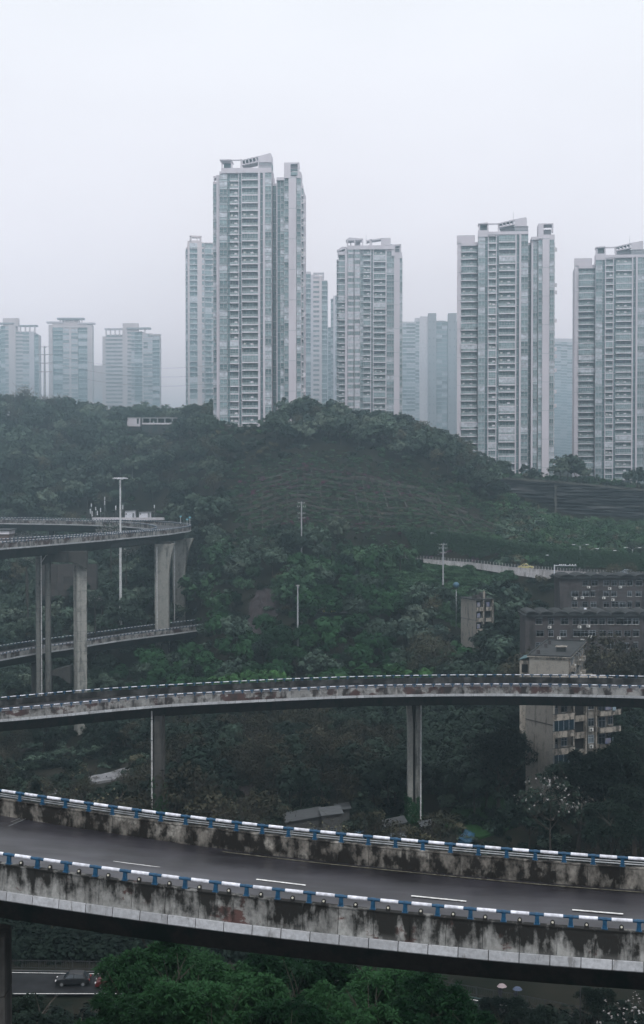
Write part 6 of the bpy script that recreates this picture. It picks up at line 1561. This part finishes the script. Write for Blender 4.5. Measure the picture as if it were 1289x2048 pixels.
sheet('tarpaulin', [(918, 224), (945, 222), (952, 228), (932, 231)], M_TARP, 'crumpled blue tarpaulin lying behind the near overpass right of the ivy-footed pier', 'tarpaulin', dz=1.0, bumpy=1.6, thick=.3)
sheet('tarpaulin', [(700, 226), (728, 225), (732, 230), (706, 231)], M_TARP, 'small blue tarpaulin beside the grey hut', 'tarpaulin', dz=.8, bumpy=1.0, thick=.3)
sheet('concrete_apron', [(76, 272), (120, 283), (200, 291), (250, 297), (278, 293), (225, 284), (150, 276), (98, 267)], stained('pale_concrete_apron', (.24, .24, .25), (.08, .08, .08), None, .3, 2, (1, 1, 1), .5), kind='structure', dz=.5, bumpy=.5)
sheet('bare_soil', [(494, 394), (520, 390), (556, 396), (548, 412), (520, 418), (500, 410)], mat('red_soil', (.030, .022, .024), .95, .3, .4, coord='World', detail=9, bump=.6), kind='structure', dz=.3, bumpy=.6)
sheet('bare_soil', [(30, 338), (110, 330), (150, 345), (120, 352), (40, 352)], MATS['red_soil'], kind='structure', dz=.3, bumpy=.5)
sheet('bare_soil', [(450, 262), (540, 255), (560, 285), (470, 292)], MATS['red_soil'], kind='structure', dz=.2, bumpy=.5)
M_LAWN = leafmat('grass_patch', (.012, .035, .016), (.022, .060, .022), .1)
sheet('grass_bank', [(890, 236), (960, 228), (1040, 236), (1020, 262), (930, 264)], M_LAWN, kind='stuff', dz=.4, bumpy=.8)
# stone block wall behind the left piers
sw = thing('block_wall', 'dark stone block retaining wall seen behind the left high piers', 'wall', (XU(95, 440), 440, ZV(1180, 440))); org = Vector(sw.location)
M_BLOCK = stained('stone_block', (.085, .075, .072), (.05, .05, .05), None, .4, 3, (1, 1, .5), .5)
blk = MB(); blk.box(.03, 1.97, -.0, .8, .03, 1.97, M_BLOCK); blk = blk.mesh('stone_block')
for i_ in range(9):
    for j_ in range(5): link('stone_block', blk, sw, (i_ * 2 - 3, R.uniform(-.12, .12), j_ * 2 - 2))
b = MB(); b.box(-3.4, 15.4, .3, 1.2, -3, 8, M_JOINT); b.build('backing', sw)

# ------------------------------------------------------------------ masts, poles, lamps
p = P(241, 957, 430); g = HZ(p.x, 430); r_ = thing('lamp_mast', 'very tall white high-mast lamp with a ring of floodlights inside the loop', 'lamp mast', (p.x, 430, g)); Hh = p.z - g
b = MB(); b.tube([(0, 0, 0), (0, 0, Hh * .5), (0, 0, Hh)], [.48, .36, .24], M_POLE, 10); b.build('pole', r_)
b = MB(); b.tube([(.9 * math.cos(k * math.pi / 6), .9 * math.sin(k * math.pi / 6), Hh - .3) for k in range(13)], .08, M_POLE, 5); b.tube([(0, 0, Hh), (0, 0, Hh + 2.4)], .05, M_GALV, 5); b.build('ring', r_)
lm = MB(); lm.box(-.3, .3, -.45, .45, -.12, .12, M_WHITE); lm.prism([(-.3, -.12), (.3, -.12), (.18, -.3), (-.18, -.3)], -.3, .3, M_GALV); lm = lm.mesh('floodlight')
for k in range(8):
    an = k * math.pi / 4; b = MB(); b.tube([(.3 * math.cos(an), .3 * math.sin(an), Hh - .2), (1.8 * math.cos(an), 1.8 * math.sin(an), Hh)], .05, M_POLE, 5); b.build('arm', r_)
    link('floodlight', lm, r_, (1.95 * math.cos(an), 1.95 * math.sin(an), Hh + .05), (0, .3, an))
# mobile base station compound behind the loop
ZC = -14.9; D0 = 566
cp = thing('platform', 'long pale concrete platform edge behind the far side of the loop', 'platform', (XU(185, D0), D0, ZC)); b = MB(); w = XU(326, D0) - XU(182, D0); b.box(0, w, 0, 9, -1.0, -.3, M_SLAB); b.box(0, w, -.05, 0, -.3, .0, M_SLAB); b.build('slab', cp); b = MB(); b.box(.2, w - .2, .5, 8.5, -12, -1, M_DECK); b.build('base', cp)
def cabin(label, u0, u1, v0, mt):
    x0, x1 = XU(u0, D0 + 2), XU(u1, D0 + 2); zt_ = ZV(v0, D0 + 2); r_ = thing('equipment_cabin', label, 'cabin', (x0, D0 + 2, ZC - .28)); h = zt_ - ZC + .28; w = x1 - x0
    b = MB(); b.box(0, w, 0, 3, 0, h - .15, M_WHITE); b.build('wall', r_); b = MB(); b.prism([(-.3, h - .3), (w + 1.2, h), (w + 1.2, h + .14), (-.3, h - .16)], -.4, 3.4, mt); b.build('roof', r_)
    b = MB(); b.box(w - 1.2, w - .4, -.04, 0, .1, 2.0, M_GALV); b.build('door', r_); b = MB(); b.box(.3, .8, -.05, 0, 1.4, 1.8, M_DARKOPEN); b.build('window', r_)
cabin('white equipment cabin with an overhanging roof, right beside the lamp mast', 250, 271, 1020, M_AWN)
cabin('white equipment cabin with a stained front, right of the other one', 278.5, 302, 1023, M_GALV)
def antenna(label, u, vt, panels):
    x = XU(u, D0 + 1); r_ = thing('antenna_pole', label, 'antenna', (x, D0 + 1, ZC - .3)); h = ZV(vt, D0 + 1) - ZC
    b = MB(); b.tube([(0, 0, 0), (0, 0, h)], .09, M_GALV, 6); b.tube([(-1.6, 0, 0), (0, 0, h * .55)], .03, M_GALV, 4); b.tube([(1.6, 0, 0), (0, 0, h * .55)], .03, M_GALV, 4); b.build('pole', r_)
    for dx, f0, f1 in panels: b = MB(); b.box(dx - .17, dx + .17, -.22, -.05, h * f0, h * f1, M_WHITE); b.build('panel', r_)
antenna('leftmost short antenna pole with two low white panels behind the loop', 183, 1004, [(-.4, .3, .6), (.3, .1, .45), (0, .75, .95)])
antenna('short antenna pole with one white panel, second from the left behind the loop', 192, 1012, [(.6, .25, .65), (0, .7, .95)])
antenna('second short antenna pole next to it with a bare top', 201.5, 1014, [(0, .6, .98)])
antenna('tallest antenna pole with two stacked white panels behind the loop', 210, 992, [(0, .62, .82), (0, .84, 1.0)])
antenna('antenna pole with one white panel just left of the lamp mast', 232, 1009, [(0, .62, .98)])
antenna('antenna pole just right of the lamp mast', 246, 1006, [(0, .62, .92)])
antenna('guyed antenna pole right of the two white cabins', 309, 1008, [(0, .75, .98)])
# small blue-white roadside posts at the tip of the loop
for u, v0, v1, d, lab in ((361.5, 1045, 1033, 486, 'left'), (374.5, 1051, 1039, 470, 'middle'), (380, 1050, 1035, 464, 'right')):
    x = XU(u, d); z = LZ - .4; r_ = thing('camera_post', {'left': 'blue-topped white post on the loop rim standing apart from the other two', 'middle': 'lower of the two adjoining blue-topped posts at the very tip of the loop', 'right': 'taller of the two adjoining blue-topped posts at the very tip of the loop'}[lab], 'post', (x, d, z))
    h = ZV(v1, d) - z; b = MB(); b.tube([(0, 0, 0), (0, 0, h)], .1, M_POLE, 6); b.build('pole', r_); b = MB(); b.box(-.3, .35, -.2, .2, h - .2, h + .3, mat('pale_blue_box', (.16, .42, .52), .4)); b.build('head', r_)
# concrete utility poles
def upole(label, u, vt, vb, d, arms, mt=M_TWG):
    p0 = P(u, vb, d); g = HZ(p0.x, d); zt_ = ZV(vt, d); r_ = thing('utility_pole', label, 'utility pole', (p0.x, d, g)); h = zt_ - g
    b = MB(); b.tube([(0, 0, 0), (0, 0, h)], [.26, .15], mt, 8); b.build('pole', r_)
    for f, wdt in arms:
        b = MB(); b.box(-wdt, wdt, -.06, .06, h - f - .06, h - f + .06, M_GALV); b.build('cross_arm', r_)
        for s in (-1, -.5, .5, 1): b = MB(); b.tube([(wdt * s * .95, 0, h - f + .06), (wdt * s * .95, 0, h - f + .38)], [.09, .05], M_PIPE, 6); b.build('insulator', r_)
    return r_, h
upole('concrete utility pole with several cross arms in front of the terraced slope', 603.5, 1003, 1068, 424, [(.5, 1.0), (1.6, 1.2), (3.6, 1.1), (5.0, 1.0)])
upole('tall concrete utility pole standing over the green bank beside the small cream building', 886.5, 1087, 1185, 414, [(.4, 1.0), (1.4, 1.2), (2.8, .9)])
upole('plain grey pole with a short top bracket above the bare soil patch', 596, 1170, 1226, 377, [(.3, .45)])
p0 = P(1161, 2048, 140); r_ = thing('pole', 'thin dark pole between the umbrellas and the bottom right corner', 'pole', (p0.x, 140, HZ(p0.x, 140))); b = MB(); b.tube([(0, 0, 0), (0, 0, ZV(1972, 140) - HZ(p0.x, 140))], [.09, .06], M_FENCE, 6); b.build('shaft', r_); b = MB(); b.tube([(0, 0, -.02 + ZV(1972, 140) - HZ(p0.x, 140)), (0, 0, .1 + ZV(1972, 140) - HZ(p0.x, 140))], .1, M_FENCE, 6); b.build('cap', r_)
upole('white painted stub pole with a small box left of the terraces', 429, 1051, 1068, 470, [(.8, .5)], M_WHITE)
# pylon behind the left skyline
p0 = P(89.5, 692, 900); g = HZ(p0.x, 900); r_ = thing('power_pylon', 'tubular power pylon with three pairs of cross arms between the two left towers', 'pylon', (p0.x, 900, g)); h = p0.z - g
b = MB(); b.tube([(0, 0, 0), (0, 0, h)], [1.0, .45], M_TWG, 8); b.build('mast', r_)
for f, w in ((.4, 2.6), (5.2, 4.6), (10.5, 4.6), (16, 4.6)):
    for s in (-1, 1): b = MB(); b.tube([(0, 0, h - f - .4), (s * w, 0, h - f + .1)], [.35, .12], M_TWG, 5); b.build('cross_arm', r_)
    if w > 3:
        for s in (-1, 1): b = MB(); b.tube([(s * w, 0, h - f), (s * w * .75, 0, h - f - 1.3)], .1, M_TWG, 4); b.build('insulator', r_)
M_WIRE = mat('wire', (.10, .11, .12), .6)
for f in (5.2, 10.5, 16):
    a_ = Vector((p0.x + 4.6, 900, p0.z - f)); c_ = Vector((XU(560, 820), 820, p0.z - f - 6))
    b = MB(); b.tube([tuple(a_.lerp(c_, t / 14) - Vector((0, 0, 9 * 4 * (t / 14) * (1 - t / 14)))) for t in range(15)], .055, M_WIRE, 4); tag(b.build('power_line'), {5.2: 'highest of the power lines sagging right from the pylon', 10.5: 'middle power line sagging right from the pylon', 16: 'lowest power line sagging right from the pylon'}[f], 'power line')
# street lamps of the hillside road
def slamp(label, u, vt, d=None, off=6.2, double=False, hh=None, side=1):
    d = float(road_d(u)) + off; x = XU(u, d); z = float(np.interp(u, [700, 840, 940, 1020, 1120, 1289], [-24.2, -24.8, -25.4, -26.0, -26.5, -26.9])) + .3; h = ZV(vt, d) - z
    r_ = thing('street_lamp', label, 'street lamp', (x, d, z), group='street lamps of the hillside road')
    b = MB(); b.tube([(0, 0, 0), (0, 0, h * .93)], [.2, .13], M_TWG, 6); b.build('pole', r_)
    for s in ((-1, 1) if double else (side,)):
        b = MB(); b.tube([(0, 0, h * .9), (s * .8, -.2, h * .98), (s * 2.0, -.4, h)], .06, M_GALV, 5); b.build('arm', r_); b = MB(); b.box(s * 2.0 - .45, s * 2.0 + .45, -.6, -.2, h - .07, h + .07, M_WHITE); b.build('lamp_head', r_)
slamp('street lamp with its head against the creeper wall, leftmost on the hillside road', 697, 1053, side=-1)
slamp('street lamp on the hillside road between the two utility poles', 801, 1069, side=1)
slamp('street lamp just left of the tall utility pole', 877, 1066, side=-1)
slamp('short street lamp left of the pair near the green bank', 929, 1104, side=1)
slamp('short street lamp right of its near twin, above the green bank', 943, 1104, side=1)
slamp('street lamp between the taxi and the gantry, curving left', 1109, 1110, side=-1)
slamp('tall double-headed street lamp right of the traffic gantry', 1161, 1089, double=True)
slamp('tall thin street lamp above the left part of the upper brick block', 1181, 1097, side=1)
slamp('curved street lamp above the middle of the upper brick block', 1244, 1101, side=-1)
slamp('double-headed street lamp above the silver car', 1266, 1095, double=True)
# gantry with traffic cameras
u0, d = 1110, 399.0; x = XU(u0, d); z = -26.4; h = ZV(1131, d) - z; r_ = thing('camera_gantry', 'white traffic gantry arm carrying small cameras over the hillside road', 'gantry', (x, d, z))
b = MB(); b.tube([(0, 0, -.5), (0, 0, h + .2)], .17, M_WHITE, 8); b.build('post', r_); b = MB(); L_ = XU(1154, d) - x; b.tube([(0, 0, h), (L_, 0, h - .1)], .1, M_WHITE, 6); b.build('arm', r_)
for f in (.25, .33, .42, .5, .7, .82, .95): b = MB(); b.box(L_ * f - .16, L_ * f + .16, -.2, .2, h + .08, h + .36, M_WHITE); b.build('traffic_camera', r_)
# water tank, chimney pipe and dome among the trees
bm_ = MB(); 
def ball(name, label, cat, u, v, d, r, mt):
    p = P(u, v, d); b = MB(); b.tube([(0, 0, z * r) for z in (-1, -.85, -.5, 0, .5, .85, 1)], [r * q for q in (.05, .53, .87, 1, .87, .53, .05)], mt, 14)
    b.tube([(0, 0, -r), (0, 0, HZ(p.x, d) - p.z)], .12, M_GALV, 6); o = b.build(name, None, True); o.location = p; return tag(o, label, cat)
ball('water_tank', 'small pale blue spherical water tank on a stalk above the small cream building', 'water tank', 913, 1170, 392, .85, mat('tank_blue', (.06, .13, .19), .5))
p = P(1171, 1222, 330); b = MB(); b.tube([(0, 0, -1), (0, 0, 1.6)], [.42, .30], M_WHITE, 10); b.tube([(0, 0, 1.6), (0, 0, 1.9)], [.36, .2], M_WHITE, 10); o = b.build('vent_pipe'); o.location = (p.x, 330, ZV(1232, 330)); tag(o, 'white vent pipe standing on the roof of the lower brick block', 'vent pipe')
# ridge pavilion
d = 648; x = XU(285, d); z = ZV(848, d); r_ = thing('pergola', 'long low pergola of concrete posts on the left hilltop', 'pergola', (x, d, z)); w = XU(376, d) - x; h = ZV(835, d) - z
b = MB(); b.box(0, w, 0, 4, h - .35, h, M_TWG); b.build('roof', r_); b = MB(); b.box(0, w, -.1, .1, -.2, .5, M_SLAB); b.box(0, w, 0.3, 4, -6, -.2, M_DECK); b.build('base', r_)
pm_ = MB(); pm_.box(0, .45, 0, .45, 0, h - .35, M_TWG); pm_ = pm_.mesh('post')
for k in range(7): link('post', pm_, r_, (k * (w - .5) / 6, .1, 0))
x = XU(255, d); r_ = thing('guard_hut', 'blank white hut at the left end of the hilltop pergola', 'hut', (x, d, z - .5)); w = XU(281, d) - x; b = MB(); b.box(0, w, 0, 4, -.6, h + .3, M_TW); b.box(.1, w - .1, .2, 3.8, -6, -.6, M_DECK); b.build('wall', r_); b = MB(); b.box(-.2, w + .2, -.2, 4.2, h + .3, h + .55, M_TWG); b.build('roof', r_); b = MB(); b.box(w * .75, w * .9, -.04, 0, .6, h, M_DARKOPEN); b.build('door', r_)
# podium under the tallest tower
d = 560; x = XU(435, d); r_ = thing('podium', 'pale columned podium half hidden by trees at the foot of the tallest tower', 'podium', (x, d, ZV(876, d))); w = XU(520, d) - x; h = ZV(851, d) - ZV(876, d)
b = MB(); b.box(0, w, 0, 6, h - .5, h, M_TW); b.build('slab', r_); b = MB(); b.box(.5, w - .5, 3, 6, 0, h - .5, M_TGD); b.build('glazing', r_); pm_ = MB(); pm_.box(0, .6, 0, .6, -2, h - .5, M_TW); pm_ = pm_.mesh('column')
for k in range(7): link('column', pm_, r_, (k * (w - .6) / 6, .2, 0))
# ivy on the middle pier and hanging on the left one
rng = np.random.default_rng(12)
def ivy(label, u, d, w, dep, z0, z1, n, parent=None):
    x = XU(u, d); C = []; O = []
    for _ in range(n):
        t = rng.random() ** 1.5; z = z0 + (z1 - z0) * t; s_ = rng.integers(0, 3); a = rng.uniform(-1, 1)
        if s_ == 0: c_ = (a * w / 2, -dep / 2 - .1); o_ = (0, -1, .2)
        elif s_ == 1: c_ = (-w / 2 - .1, a * dep / 2); o_ = (-1, 0, .2)
        else: c_ = (w / 2 + .1, a * dep / 2); o_ = (1, 0, .2)
        if t > .8 and abs(a) < .5: continue
        C.append((c_[0], c_[1], z)); O.append(o_)
    V = leaf_cloud(rng, np.array(C), np.array(O), 9, .42, .22, .1, 1, 1.3); o = link('ivy', npmesh('ivy', V, quads(V), L_LUSH), parent, (x, d, 0))
    return tag(o, label, 'ivy', kind='stuff') if parent is None else tag(o, kind='stuff')
ivy('green ivy wrapped round the foot of the tall middle pier', 829, 236, 2.2, 3.2, HZ(XU(829, 236), 236), ZV(1590, 236), 900)
ivy('green ivy climbing the foot of the short grey pier at left', 317, 219, 1.9, 2.2, HZ(XU(317, 219), 219), ZV(1555, 219), 450)

# ------------------------------------------------------------------ haze: one box of even air round everything
hm, N, L = newmat('haze_air')
ho = N.new('ShaderNodeOutputMaterial'); pv = N.new('ShaderNodeVolumePrincipled')
pv.inputs['Color'].default_value = (*HAZE_COLOR, 1); pv.inputs['Density'].default_value = HAZE_DENSITY; pv.inputs['Anisotropy'].default_value = 0.78
L.new(pv.outputs[0], ho.inputs['Volume'])
b = MB(); b.box(-3500, 3500, -750, 3900, -69.5, 138, hm)
tag(b.build('haze'), kind='stuff')
print('objects', len(bpy.data.objects), 'trees', cnt, 'rest', len(REST), 'undergrowth', len(pts))
